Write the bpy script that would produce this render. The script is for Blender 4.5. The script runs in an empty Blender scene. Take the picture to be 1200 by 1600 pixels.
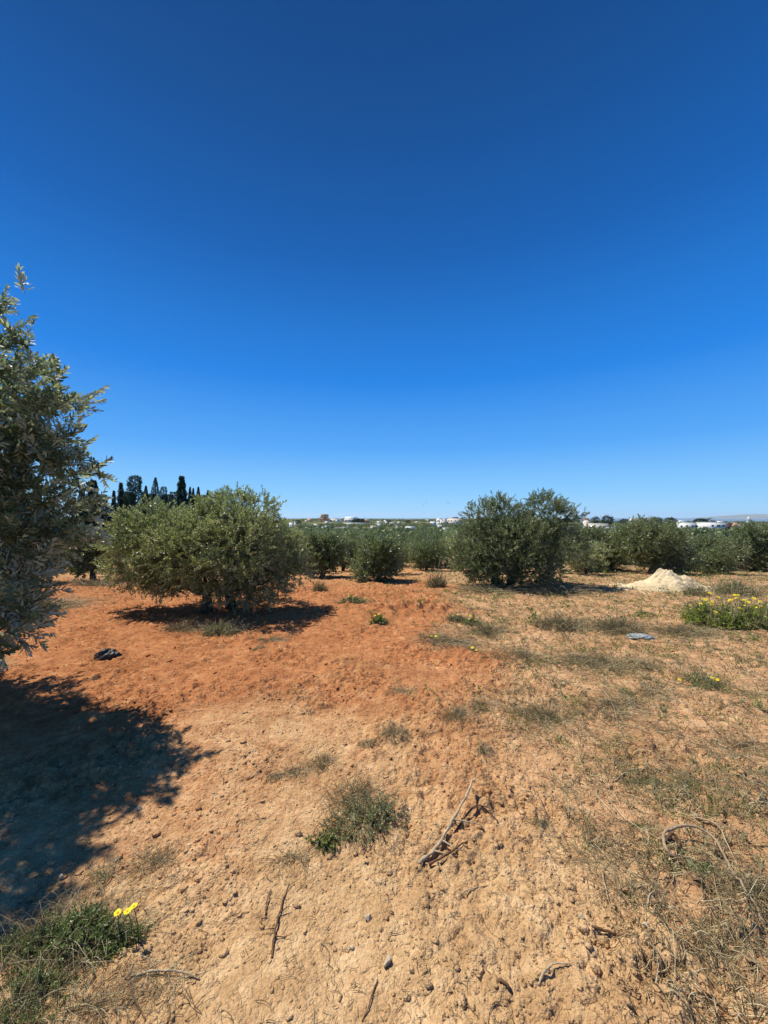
import bpy, math, random
import numpy as np
from mathutils import Vector
C = bpy.context.scene.collection
rng = np.random.default_rng(11)
random.seed(11)

# ------------------------------------------------------------------ camera, sky, sun, exposure
CZ = 1.65                      # eye height
F, CX, HY = 600.0, 600.0, 808.0   # focal length, centre and horizon of the photograph, in its pixels
sc = bpy.context.scene
cam_d = bpy.data.cameras.new('camera'); cam = bpy.data.objects.new('camera', cam_d); C.objects.link(cam)
cam.location = (0, 0, CZ); cam.rotation_euler = (math.radians(90), 0, 0)
cam_d.sensor_fit = 'VERTICAL'; cam_d.sensor_height = 36; cam_d.lens = 36 * F / 1600
cam_d.shift_y = 8 / 1600; cam_d.clip_start = 0.05; cam_d.clip_end = 60000
sc.camera = cam

SUN_EL, SUN_AZ = math.radians(61), math.atan2(-0.87, 0.49)
sd = Vector((math.sin(SUN_AZ) * math.cos(SUN_EL), math.cos(SUN_AZ) * math.cos(SUN_EL), math.sin(SUN_EL)))
world = bpy.data.worlds.new('World'); sc.world = world; world.use_nodes = True
wn, wl = world.node_tree.nodes, world.node_tree.links
bg = wn['Background']; bg.inputs['Strength'].default_value = 0.08
sky = wn.new('ShaderNodeTexSky'); sky.sky_type = 'NISHITA'; sky.sun_disc = False
sky.sun_elevation = SUN_EL; sky.sun_rotation = SUN_AZ % (2 * math.pi)
sky.altitude = 300; sky.air_density = 1.0; sky.dust_density = 0.0; sky.ozone_density = 3.0
# clear deep-blue sky: the physical sky mixed with a blue gradient by elevation (world direction)
tcd = wn.new('ShaderNodeTexCoord'); sep = wn.new('ShaderNodeSeparateXYZ'); wl.new(tcd.outputs['Generated'], sep.inputs[0])
skr = wn.new('ShaderNodeValToRGB'); el = skr.color_ramp.elements
SKY = [(0.0, (.30, .58, .84)), (.025, (.27, .56, .85)), (.063, (.20, .50, .85)), (.17, (.075, .33, .80)), (.33, (.013, .195, .66)), (.56, (.005, .098, .385)), (.71, (.004, .066, .26)), (.80, (.003, .052, .21)), (1.0, (.004, .03, .10))]
while len(el) < len(SKY): el.new(.5)
for i_, (p_, c_) in enumerate(SKY): el[i_].position = p_; el[i_].color = (*c_, 1)
wl.new(sep.outputs[2], skr.inputs[0])
scl_ = wn.new('ShaderNodeVectorMath'); scl_.operation = 'SCALE'; scl_.inputs['Scale'].default_value = 1 / .08; wl.new(skr.outputs[0], scl_.inputs[0])
smx = wn.new('ShaderNodeMix'); smx.data_type = 'RGBA'; smx.inputs[0].default_value = .99
wl.new(sky.outputs[0], smx.inputs[6]); wl.new(scl_.outputs[0], smx.inputs[7]); wl.new(smx.outputs[2], bg.inputs['Color'])
sun_d = bpy.data.lights.new('sun', 'SUN'); sun = bpy.data.objects.new('sun', sun_d); C.objects.link(sun)
sun_d.energy = 5.0; sun_d.angle = math.radians(0.53); sun_d.color = (1.0, 0.94, 0.83)
sun.rotation_euler = (-sd).to_track_quat('-Z', 'Y').to_euler()
sc.view_settings.view_transform = 'Standard'; sc.view_settings.look = 'None'
sc.view_settings.exposure = 0.27; sc.view_settings.gamma = 1
sc.cycles.max_bounces = 8; sc.cycles.volume_bounces = 1; sc.cycles.transparent_max_bounces = 8

# ------------------------------------------------------------------ numpy helpers
def _h(ix, iy, s):
    n = (ix.astype(np.int64) * 374761393 + iy.astype(np.int64) * 668265263 + s * 974711) & 0xffffffff
    n = ((n ^ (n >> 13)) * 1274126177) & 0xffffffff
    n = n ^ (n >> 16)
    return (n & 0xffffff) / float(0xffffff)
def noise(x, y, s=0):
    ix, iy = np.floor(x), np.floor(y); fx, fy = x - ix, y - iy
    def g(a, b):
        an = _h(ix + a, iy + b, s) * 2 * np.pi
        return np.cos(an) * (fx - a) + np.sin(an) * (fy - b)
    u = fx * fx * fx * (fx * (fx * 6 - 15) + 10); v = fy * fy * fy * (fy * (fy * 6 - 15) + 10)
    a = g(0, 0) * (1 - u) + g(1, 0) * u; b = g(0, 1) * (1 - u) + g(1, 1) * u
    return (a * (1 - v) + b * v) * 1.5
def fbm(x, y, s=0, o=4):
    t, a = 0, 1
    for i in range(o): t = t + a * noise(x * 2 ** i, y * 2 ** i, s + i * 7); a *= .5
    return t
def clods(x, y, s):
    ix, iy = np.floor(x), np.floor(y); best = np.full(x.shape, 9.0); hb = np.zeros(x.shape)
    for a in (-1, 0, 1):
        for b in (-1, 0, 1):
            cx, cy = ix + a, iy + b
            dx = cx + _h(cx, cy, s) - x; dy = cy + _h(cx, cy, s + 1) - y; r = _h(cx, cy, s + 2)
            d = np.sqrt(dx * dx + dy * dy) / (.25 + .5 * r)
            m = d < best; best = np.where(m, d, best); hb = np.where(m, r, hb)
    return np.sqrt(np.clip(1 - best * best, 0, 1)) * (hb ** 2)
def sm(t): t = np.clip(t, 0, 1); return t * t * (3 - 2 * t)
YS = [-4000, 3, 11, 20, 60, 150, 250, 600, 850, 1100, 1700, 2600, 30000]
ZL = [0, 0, -.28, -1.05, -3.2, -7.2, -9.5, -7.0, -2.2, -5, -70, -90, -90]
ZR = [0, 0, -.28, -1.05, -3.2, -7.2, -9.5, -10, -13, -30, -70, -90, -90]
def gz(x, y):
    x, y = np.asarray(x, float), np.asarray(y, float)
    t = sm((x / np.maximum(y, 1) - .30) / .35)
    z = np.interp(y, YS, ZL) * (1 - t) + np.interp(y, YS, ZR) * t
    return z + sm((y - 120) / 300) * sm((1500 - y) / 500) * noise(x / 130, y / 130, 5) * 2.0
def micro(x, y):
    r = np.sqrt(x * x + y * y); k = np.clip(30 / np.maximum(r, 30), 0, 1)
    z = .035 * noise(x / 1.1, y / 1.1, 1) + .02 * noise(x / .37, y / .37, 2)
    rough = .3 + 1.15 * sm(.5 + 1.5 * noise(x / .8, y / .8, 31) + .5 * noise(x / 2.6, y / 2.6, 33))
    rough = rough * (1 - .45 * sm((.9 - np.abs(x - .1)) / .6) * sm((2.2 - y) / .8))
    z = z + rough * (.013 * fbm(x / .11, y / .11, 3, 4) + .022 * clods(x / .10, y / .10, 40) + .016 * clods(x / .045, y / .045, 50) + .009 * clods(x / .022, y / .022, 60))
    z = z + sm((y - 2.2) / 2) * (.35 + .65 * sm(.5 + 1.5 * noise(x / .9, y / .9, 35))) * (.030 * clods(x / .17, y / .17, 70) + .018 * clods(x / .09, y / .09, 73)) * sm((40 - y) / 20)
    # tilled heap in the middle distance
    z = z + .16 * np.exp(-(((x - .45) / 1.1) ** 2 + ((y - 7.2) / .55) ** 2)) * (1 + .8 * noise(x / .18, y / .18, 8))
    return z * k
def gh(x, y): return gz(x, y) + micro(np.atleast_1d(np.asarray(x, float)), np.atleast_1d(np.asarray(y, float))).reshape(np.shape(x))
def G(px, py):
    """ground point seen at pixel"""
    k = (py - HY) / F; d = CZ / max(k, 1e-4)
    for _ in range(60): d = .5 * d + .5 * (CZ - float(gz((px - CX) / F * d, d))) / k
    x = (px - CX) / F * d
    return Vector((x, d, float(gh(np.array([x]), np.array([d]))[0])))
def P(px, py, d): return np.array(((px - CX) / F * d, d, CZ + (HY - py) / F * d))

def mesh(name, V, faces, mat, parent=None, attr=None, smooth=False, loc=None):
    me = bpy.data.meshes.new(name); V = np.asarray(V, np.float32).reshape(-1, 3)
    if loc is not None: V = V - np.asarray(loc, np.float32)
    me.vertices.add(len(V)); me.vertices.foreach_set('co', V.ravel())
    faces = [np.asarray(f, np.int32) for f in faces if len(f)]
    lv = np.concatenate([f.ravel() for f in faces]); lt = np.concatenate([np.full(len(f), f.shape[1], np.int32) for f in faces])
    ls = np.concatenate([[0], np.cumsum(lt)[:-1]]).astype(np.int32)
    me.loops.add(len(lv)); me.loops.foreach_set('vertex_index', lv)
    me.polygons.add(len(lt)); me.polygons.foreach_set('loop_start', ls)
    if smooth: me.polygons.foreach_set('use_smooth', np.ones(len(lt), bool))
    me.update(calc_edges=True)
    for k, a in (attr or {}).items():
        at = me.attributes.new(k, 'FLOAT', 'POINT'); at.data.foreach_set('value', np.asarray(a, np.float32))
    me.materials.append(mat)
    o = bpy.data.objects.new(name, me); C.objects.link(o)
    if parent is not None: o.parent = parent
    elif loc is not None: o.location = loc
    return o
def tag(o, label=None, cat=None, group=None, kind=None):
    for k, v in (('label', label), ('category', cat), ('group', group), ('kind', kind)):
        if v: o[k] = v
    return o
def empty(name, loc):
    o = bpy.data.objects.new(name, None); C.objects.link(o); o.location = loc; o.empty_display_size = .1
    return o

class MB:
    """collects tubes, boxes and plates into one mesh"""
    def __init__(s): s.V = []; s.f3 = []; s.f4 = []; s.A = []; s.n = 0
    def add(s, V, f3=(), f4=(), a=.5):
        V = np.asarray(V, float).reshape(-1, 3); s.V.append(V)
        if len(f3): s.f3.append(np.asarray(f3) + s.n)
        if len(f4): s.f4.append(np.asarray(f4) + s.n)
        s.A.append(np.broadcast_to(a, len(V)).astype(float)); s.n += len(V)
    def tube(s, pts, rad, k=6, a=.5):
        pts = np.asarray(pts, float); n = len(pts); rad = np.broadcast_to(rad, n)
        t = np.gradient(pts, axis=0); t /= np.linalg.norm(t, axis=1)[:, None] + 1e-9
        ref = np.array((0, 0, 1.)) if abs(t[:, 2]).mean() < .8 else np.array((1., 0, 0))
        u = np.cross(t, ref); u /= np.linalg.norm(u, axis=1)[:, None] + 1e-9; v = np.cross(t, u)
        an = np.arange(k) * 2 * np.pi / k
        V = pts[:, None] + rad[:, None, None] * (np.cos(an)[None, :, None] * u[:, None] + np.sin(an)[None, :, None] * v[:, None])
        i = np.arange(n - 1)[:, None] * k; j = np.arange(k)[None]; j2 = (j + 1) % k
        f = np.stack([i + j, i + j2, i + k + j2, i + k + j], -1).reshape(-1, 4)
        V = np.concatenate([V.reshape(-1, 3), pts[:1], pts[-1:]]); jj = np.arange(k); q = (jj + 1) % k; b = (n - 1) * k
        f3 = np.concatenate([np.stack([q, jj, np.full(k, n * k)], -1), np.stack([b + jj, b + q, np.full(k, n * k + 1)], -1)])
        s.add(V, f3, f, a)
    def box(s, x0, x1, y0, y1, z0, z1, a=.5):
        V = [(x, y, z) for z in (z0, z1) for y in (y0, y1) for x in (x0, x1)]
        s.add(V, (), [(0, 2, 3, 1), (4, 5, 7, 6), (0, 1, 5, 4), (2, 6, 7, 3), (0, 4, 6, 2), (1, 3, 7, 5)], a)
    def build(s, name, mat, parent=None, loc=None, smooth=False):
        fs = []
        if s.f3: fs.append(np.concatenate(s.f3))
        if s.f4: fs.append(np.concatenate(s.f4))
        return mesh(name, np.concatenate(s.V), fs, mat, parent, {'rnd': np.concatenate(s.A)}, smooth, loc)

# ------------------------------------------------------------------ materials
def new_mat(name, rough=.8, spec=.3):
    m = bpy.data.materials.new(name); m.use_nodes = True; nt = m.node_tree
    b = nt.nodes['Principled BSDF']; b.inputs['Roughness'].default_value = rough; b.inputs['Specular IOR Level'].default_value = spec
    return m, nt, b
def ramp(nt, src, stops):
    r = nt.nodes.new('ShaderNodeValToRGB'); e = r.color_ramp.elements
    while len(e) < len(stops): e.new(.5)
    for i, (p, c) in enumerate(stops): e[i].position = p; e[i].color = (*c, 1)
    nt.links.new(src, r.inputs[0]); return r.outputs[0]
def attr(nt, n): a = nt.nodes.new('ShaderNodeAttribute'); a.attribute_name = n; return a.outputs['Fac']
def nz(nt, scale, detail=4, rough=.6, vec=None):
    n = nt.nodes.new('ShaderNodeTexNoise'); n.inputs['Scale'].default_value = scale; n.inputs['Detail'].default_value = detail
    n.inputs['Roughness'].default_value = rough
    if vec is None:
        g = nt.nodes.new('ShaderNodeNewGeometry'); vec = g.outputs['Position']
    nt.links.new(vec, n.inputs['Vector']); return n.outputs['Fac']
def mixc(nt, f, a, b, mode='MIX'):
    m = nt.nodes.new('ShaderNodeMix'); m.data_type = 'RGBA'; m.blend_type = mode
    for i, v in ((0, f), (6, a), (7, b)):
        if hasattr(v, 'links') or isinstance(v, bpy.types.NodeSocket): nt.links.new(v, m.inputs[i])
        elif i == 0: m.inputs[0].default_value = v
        else: m.inputs[i].default_value = (*v, 1)
    return m.outputs[2]
def math_(nt, op, a, b=0.0, clamp=False):
    m = nt.nodes.new('ShaderNodeMath'); m.operation = op; m.use_clamp = clamp
    for i, v in ((0, a), (1, b)):
        if isinstance(v, bpy.types.NodeSocket): nt.links.new(v, m.inputs[i])
        else: m.inputs[i].default_value = v
    return m.outputs[0]
def leaf_mat(name, stops, under, bark=(.16, .13, .09), trans=.22, rough=.42, spec=.45, tint=(1.2, 1.4, .6)):
    m, nt, b = new_mat(name, rough, spec)
    r = attr(nt, 'rnd'); col = ramp(nt, r, stops)
    g = nt.nodes.new('ShaderNodeNewGeometry')
    col2 = mixc(nt, g.outputs['Backfacing'], col, under) if under else col
    tw = math_(nt, 'GREATER_THAN', r, 1.5); c3 = mixc(nt, tw, col2, bark)
    nt.links.new(c3, b.inputs['Base Color'])
    t = nt.nodes.new('ShaderNodeBsdfTranslucent'); nt.links.new(mixc(nt, 1.0, c3, tint, 'MULTIPLY'), t.inputs['Color'])
    mx = nt.nodes.new('ShaderNodeMixShader'); mx.inputs[0].default_value = trans
    nt.links.new(b.outputs[0], mx.inputs[1]); nt.links.new(t.outputs[0], mx.inputs[2])
    nt.links.new(mx.outputs[0], nt.nodes['Material Output'].inputs['Surface'])
    return m
def plain(name, stops, scale=30, rough=.85, spec=.2, bump=0.0, bscale=None):
    m, nt, b = new_mat(name, rough, spec)
    f = nz(nt, scale, 5); nt.links.new(ramp(nt, f, stops), b.inputs['Base Color'])
    if bump:
        bp = nt.nodes.new('ShaderNodeBump'); bp.inputs['Strength'].default_value = 1; bp.inputs['Distance'].default_value = bump
        nt.links.new(nz(nt, bscale or scale * 3, 6), bp.inputs['Height']); nt.links.new(bp.outputs[0], b.inputs['Normal'])
    return m
def rnd_mat(name, stops, rough=.8, spec=.2, trans=0):
    m, nt, b = new_mat(name, rough, spec); c = ramp(nt, attr(nt, 'rnd'), stops)
    nt.links.new(c, b.inputs['Base Color']); return m

M = {}
M['olive_near'] = leaf_mat('olive_leaf_near', [(0, (.065, .085, .042)), (.4, (.13, .165, .08)), (.75, (.23, .265, .145)), (1, (.36, .37, .20))], (.48, .50, .42), tint=(1.1, 1.25, .7), trans=.34, rough=.48, spec=.5)
M['olive_yellow'] = leaf_mat('olive_leaf_yellowish', [(0, (.11, .13, .055)), (.45, (.215, .25, .125)), (.75, (.38, .41, .23)), (1, (.58, .50, .30))], (.40, .41, .26), trans=.28)
M['olive_dark'] = leaf_mat('olive_leaf_dark', [(0, (.055, .08, .036)), (.5, (.12, .155, .07)), (.8, (.23, .26, .13)), (1, (.38, .37, .21))], (.28, .31, .19))
M['olive_far'] = leaf_mat('olive_leaf_far', [(0, (.08, .11, .045)), (.5, (.16, .19, .08)), (1, (.31, .32, .16))], (.22, .24, .14))
M['conifer'] = leaf_mat('conifer_needles', [(0, (.025, .05, .03)), (.6, (.05, .085, .05)), (1, (.10, .115, .06))], None, trans=.05, rough=.7, spec=.2)
M['round_tree'] = leaf_mat('broadleaf_dark', [(0, (.015, .03, .012)), (.6, (.03, .055, .022)), (1, (.055, .08, .03))], None, trans=.1, rough=.7, spec=.2)
M['weed'] = leaf_mat('weed_leaf', [(0, (.09, .14, .035)), (.5, (.17, .23, .07)), (1, (.32, .34, .14))], (.13, .17, .07), bark=(.25, .20, .11))
M['weed_fresh'] = leaf_mat('weed_leaf_fresh', [(0, (.11, .13, .03)), (.5, (.19, .22, .05)), (1, (.30, .31, .09))], (.15, .22, .07), bark=(.2, .2, .08))
M['weed_lush'] = leaf_mat('weed_leaf_lush', [(0, (.14, .20, .03)), (.5, (.26, .36, .05)), (1, (.44, .50, .12))], (.24, .30, .1), bark=(.25, .25, .08), trans=.3)
M['weed_grey'] = leaf_mat('weed_leaf_grey', [(0, (.14, .15, .07)), (.5, (.24, .24, .12)), (1, (.40, .35, .20))], (.3, .29, .17), bark=(.24, .17, .11))
M['weed_dry'] = leaf_mat('weed_leaf_dry', [(0, (.12, .085, .045)), (.5, (.22, .165, .085)), (1, (.40, .32, .17))], None, bark=(.30, .22, .13), rough=.8, spec=.15)
M['straw'] = rnd_mat('straw', [(0, (.10, .075, .045)), (.35, (.22, .165, .09)), (.7, (.40, .32, .17)), (1, (.60, .52, .33))])
M['grass_mix'] = rnd_mat('grass_mix', [(0, (.07, .10, .025)), (.4, (.15, .18, .05)), (.7, (.28, .26, .10)), (1, (.48, .40, .20))])
M['twig'] = rnd_mat('dead_twig', [(0, (.05, .03, .018)), (.5, (.14, .09, .05)), (1, (.34, .26, .16))])
M['bleached'] = plain('bleached_wood', [(.3, (.26, .18, .10)), (.55, (.46, .36, .23)), (.8, (.60, .50, .34))], 40, bump=.004, bscale=120)
M['root'] = plain('brown_root', [(.3, (.20, .13, .08)), (.55, (.36, .26, .16)), (.8, (.48, .38, .25))], 40, bump=.004, bscale=120)
M['dark_root'] = plain('dark_root', [(.3, (.07, .035, .02)), (.7, (.20, .11, .06))], 50, bump=.004, bscale=100)
M['bark'] = plain('olive_bark', [(.3, (.045, .036, .028)), (.55, (.12, .10, .075)), (.8, (.24, .20, .155))], 14, bump=.02, bscale=30)
M['petal'] = rnd_mat('yellow_petal', [(0, (.62, .42, .008)), (1, (.85, .72, .02))], .6)
M['flower_eye'] = plain('flower_eye', [(.3, (.55, .30, .01)), (.7, (.70, .42, .02))], 100)
M['sand'] = plain('pale_sand', [(.25, (.47, .36, .20)), (.5, (.62, .50, .31)), (.8, (.74, .63, .42))], 2.2, bump=.03, bscale=14)
M['stone'] = plain('pale_stone', [(.3, (.36, .27, .16)), (.6, (.56, .46, .31)), (.8, (.68, .60, .45))], 60, bump=.003, bscale=200)
M['white'] = plain('white_render', [(.3, (.74, .73, .69)), (.7, (.84, .83, .80))], .4)
M['cream'] = plain('cream_render', [(.3, (.60, .54, .44)), (.7, (.72, .66, .56))], .4)
M['grey_wall'] = plain('grey_block', [(.3, (.36, .34, .30)), (.7, (.48, .45, .40))], .5)
M['brick'] = plain('orange_brick', [(.3, (.60, .32, .20)), (.7, (.72, .42, .28))], .5)
M['roof_brown'] = plain('brown_roof', [(.3, (.15, .07, .05)), (.7, (.24, .12, .09))], .8)
M['roof_grey'] = plain('grey_roof', [(.3, (.14, .14, .14)), (.7, (.22, .22, .22))], .8)
M['window'] = plain('window_glass_dark', [(.3, (.03, .04, .05)), (.7, (.06, .07, .08))], 1, .2, .6)
M['door'] = plain('door_paint', [(.3, (.10, .07, .05)), (.7, (.16, .11, .08))], 1)
M['agave'] = leaf_mat('agave_blade', [(0, (.13, .17, .12)), (1, (.24, .29, .21))], None, trans=.03, rough=.5)
M['bird'] = plain('bird_dark', [(.3, (.05, .05, .06)), (.7, (.09, .09, .1))], 5)

# soil
m, nt, b = new_mat('soil', .95, .12); M['soil'] = m
red, dry, far = attr(nt, 'red'), attr(nt, 'dry'), attr(nt, 'far')
n1, n2, n3, n4 = nz(nt, 1.3, 5), nz(nt, 9, 6, .7), nz(nt, 70, 4, .7), nz(nt, 260, 3, .7)
tan = ramp(nt, n2, [(.28, (.38, .225, .105)), (.5, (.56, .355, .175)), (.68, (.68, .465, .25))])
redc = ramp(nt, n2, [(.28, (.27, .095, .036)), (.44, (.40, .155, .058)), (.58, (.49, .21, .082)), (.70, (.60, .33, .16))])
brn = ramp(nt, n2, [(.28, (.31, .165, .08)), (.5, (.51, .295, .145)), (.7, (.63, .42, .23))])
grain = math_(nt, 'MULTIPLY', math_(nt, 'SUBTRACT', nz(nt, 28, 5, .75), .5), 2.2)
edge = math_(nt, 'MULTIPLY', math_(nt, 'MULTIPLY', red, math_(nt, 'SUBTRACT', 1.0, red)), 4.0)
redg = math_(nt, 'ADD', red, math_(nt, 'MULTIPLY', grain, math_(nt, 'ADD', math_(nt, 'MULTIPLY', edge, .9), .12)), True)
c = mixc(nt, redg, tan, redc); dge = math_(nt, 'MULTIPLY', math_(nt, 'MULTIPLY', dry, math_(nt, 'SUBTRACT', 1.0, dry)), 4.0)
dryg = math_(nt, 'ADD', dry, math_(nt, 'MULTIPLY', math_(nt, 'MULTIPLY', math_(nt, 'SUBTRACT', nz(nt, 6, 6, .75), .5), 3.0), dge), True)
c = mixc(nt, dryg, c, brn)
c = mixc(nt, .75, c, ramp(nt, n3, [(.3, (.72, .70, .68)), (.5, (1, 1, 1)), (.72, (1.22, 1.25, 1.3))]), 'MULTIPLY')
c = mixc(nt, math_(nt, 'MULTIPLY', ramp(nt, n4, [(.60, (0, 0, 0)), (.70, (1, 1, 1))]), .5), c, (.66, .52, .36))
c = mixc(nt, .8, c, ramp(nt, n1, [(.35, (.80, .76, .72)), (.5, (1, 1, 1)), (.65, (1.10, 1.12, 1.15))]), 'MULTIPLY')
farc = ramp(nt, nz(nt, .018, 5, .65), [(.30, (.05, .065, .022)), (.48, (.08, .095, .032)), (.57, (.12, .125, .045)), (.62, (.34, .29, .15)), (.66, (.10, .11, .04))])
c = mixc(nt, far, c, farc)
nt.links.new(c, b.inputs['Base Color'])
bp = nt.nodes.new('ShaderNodeBump'); bp.inputs['Distance'].default_value = .012; bp.inputs['Strength'].default_value = .9
def vor(scale):
    v = nt.nodes.new('ShaderNodeTexVoronoi'); v.inputs['Scale'].default_value = scale; v.inputs['Randomness'].default_value = 1
    g = nt.nodes.new('ShaderNodeNewGeometry'); a = nt.nodes.new('ShaderNodeVectorMath'); a.operation = 'ADD'; sc2 = nt.nodes.new('ShaderNodeVectorMath'); sc2.operation = 'SCALE'; sc2.inputs['Scale'].default_value = 1.4 / scale
    nn = nt.nodes.new('ShaderNodeTexNoise'); nn.inputs['Scale'].default_value = scale * .9; nn.inputs['Detail'].default_value = 3; nt.links.new(g.outputs['Position'], nn.inputs['Vector'])
    nt.links.new(nn.outputs['Color'], sc2.inputs[0]); nt.links.new(g.outputs['Position'], a.inputs[0]); nt.links.new(sc2.outputs[0], a.inputs[1]); nt.links.new(a.outputs[0], v.inputs['Vector'])
    return math_(nt, 'SUBTRACT', 1.0, v.outputs['Distance'], True)
h = math_(nt, 'ADD', math_(nt, 'MULTIPLY', n3, .6), math_(nt, 'MULTIPLY', n4, .3))
h = math_(nt, 'ADD', h, math_(nt, 'ADD', math_(nt, 'MULTIPLY', vor(40), 1.1), math_(nt, 'MULTIPLY', vor(110), .5))); nt.links.new(h, bp.inputs['Height'])
nt.links.new(bp.outputs[0], b.inputs['Normal'])

def zones(x, y):
    n = noise(x / 1.3, y / 1.3, 77) * .8 + noise(x / .3, y / .3, 78) * .35
    red = sm((y + .35 * np.minimum(0, x) * -1 - 1.5 + n * 1.3) / 3.0) * (1 - .75 * sm((x + .5 - .28 * y + n * 2.2) / 4.0))
    red = red * (1 - .45 * sm((y - 9) / 6))
    n = n + .9 * noise(x / 2.2, y / 2.2, 79)
    xb = np.interp(y, [1.2, 1.7, 2.6, 3.5, 5.4, 8, 12, 60], [.75, .8, 1.0, .55, .4, 1.1, 1.5, 6])
    dry = sm((x - xb + .25 + n * .8) / 1.1) * sm((45 - y) / 20)
    far = sm((np.sqrt(x * x + y * y) - 16) / 22)
    return red, dry, far

# ------------------------------------------------------------------ ground
def ground():
    rr = [0.0, .35] + list(np.geomspace(.6, 60, 1330)) + list(np.geomspace(60.6, 4200, 240))
    rr = np.array(rr)
    a1 = np.radians(np.linspace(-58, 58, 760)); a2 = np.radians(np.linspace(58, 302, 74)[1:-1])
    an = np.concatenate([a1, a2]); n, k = len(rr) - 1, len(an)
    R, A = np.meshgrid(rr[1:], an, indexing='ij'); X, Y = R * np.sin(A), R * np.cos(A)
    Z = gz(X, Y) + micro(X, Y) * (R > .5)
    V = np.concatenate([np.stack([X, Y, Z], -1).reshape(-1, 3), [(0, 0, 0)]])
    i = np.arange(n - 1)[:, None] * k; j = np.arange(k)[None]; j2 = (j + 1) % k
    f4 = np.stack([i + j, i + k + j, i + k + j2, i + j2], -1).reshape(-1, 4)
    jj = np.arange(k); f3 = np.stack([np.full(k, n * k), jj, (jj + 1) % k], -1)
    r, d, f = zones(V[:, 0], V[:, 1])
    o = mesh('ground', V, [f3, f4], M['soil'], attr={'red': r, 'dry': d, 'far': f}, smooth=True)
    tag(o, kind='structure')
ground()

# sea and the far coast
m, nt, b = new_mat('sea_water', .55, .25); M['sea'] = m
nt.links.new(ramp(nt, nz(nt, .002, 4), [(.3, (.09, .15, .22)), (.7, (.12, .19, .26))]), b.inputs['Base Color'])
bp = nt.nodes.new('ShaderNodeBump'); bp.inputs['Distance'].default_value = 1.5; nt.links.new(nz(nt, .08, 5), bp.inputs['Height']); nt.links.new(bp.outputs[0], b.inputs['Normal'])
o = mesh('sea', [(-24000, 1300, -62), (24000, 1300, -62), (24000, 24000, -62), (-24000, 24000, -62)], [[(0, 1, 2, 3)]], M['sea']); tag(o, kind='structure')
m = plain('coast_scrub', [(.3, (.10, .12, .06)), (.7, (.22, .20, .12))], .001); M['coast'] = m
def coast():
    xs = np.linspace(8500, 21000, 90); ys = np.linspace(15500, 19500, 14); X, Y = np.meshgrid(xs, ys, indexing='ij')
    env = sm((X - 13600) / 3500) * np.sin(np.pi * (Y - 15500) / 4000)
    Z = -64 + env * (150 + 60 * fbm(X / 2600, Y / 2600, 9, 4)); n, k = X.shape
    i = np.arange(n - 1)[:, None] * k; j = np.arange(k - 1)[None]
    f = np.stack([i + j, i + k + j, i + k + j + 1, i + j + 1], -1).reshape(-1, 4)
    tag(mesh('hills', np.stack([X, Y, Z], -1), [f], M['coast'], smooth=True), kind='structure')
coast()

# ------------------------------------------------------------------ foliage
def leaves_template(r, n, L, ll, lw, spread=55, near=False, bend=.25, stem=True, up=0.0):
    """a shoot along +Z with paired leaves; returns V, f3, f4, leaf rnd offset"""
    V, f3, f4, A = [], [], [], []; c = 0
    bx, by = r.uniform(-bend, bend, 2) * L
    def axis(t): return np.array((bx * t * t, by * t * t, L * t))
    if stem:
        w = .0016 if near else .0022
        for d in ((w, 0, 0), (0, w, 0)):
            d = np.array(d)
            for s in range(3):
                a, b_ = axis(s / 3), axis((s + 1) / 3); V += [a - d, a + d, b_ + d, b_ - d]; f4.append((c, c + 1, c + 2, c + 3)); A += [9] * 4; c += 4
    for i in range(n):
        t = (i // 2 + .6) / (n / 2) * .97 + .03; base = axis(min(t, 1))
        ph = (i % 2) * math.pi + (i // 2) * 1.45 + r.uniform(-.4, .4)
        th = math.radians(spread * (1.15 - .65 * t) + r.uniform(-14, 14))
        d = np.array((math.sin(th) * math.cos(ph), math.sin(th) * math.sin(ph), math.cos(th)))
        side = np.cross(d, (0, 0, 1)); side /= np.linalg.norm(side) + 1e-6
        tw = r.uniform(-.9, .9); nrm = np.cross(side, d); side = side * math.cos(tw) + nrm * math.sin(tw); nrm = np.cross(side, d)
        l = ll * r.uniform(.7, 1.15) * (1.1 - .35 * t); w = lw * r.uniform(.8, 1.2) * .5; ra = r.uniform(-.18, .18)
        cv = nrm * l * r.uniform(-.12, .12)
        if near:
            p = [base, base + d * l * .35 + side * w + cv * .6, base + d * l * .72 + side * w * .75 + cv, base + d * l + cv * .6,
                 base + d * l * .72 - side * w * .75 + cv, base + d * l * .35 - side * w + cv * .6]
            V += p; f4 += [(c, c + 1, c + 2, c + 3), (c, c + 3, c + 4, c + 5)]; A += [ra] * 6; c += 6
        else:
            V += [base, base + d * l * .5 + side * w, base + d * l, base + d * l * .5 - side * w]; f4.append((c, c + 1, c + 2, c + 3)); A += [ra] * 4; c += 4
    return np.array(V), np.array(f4), np.array(A)
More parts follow.
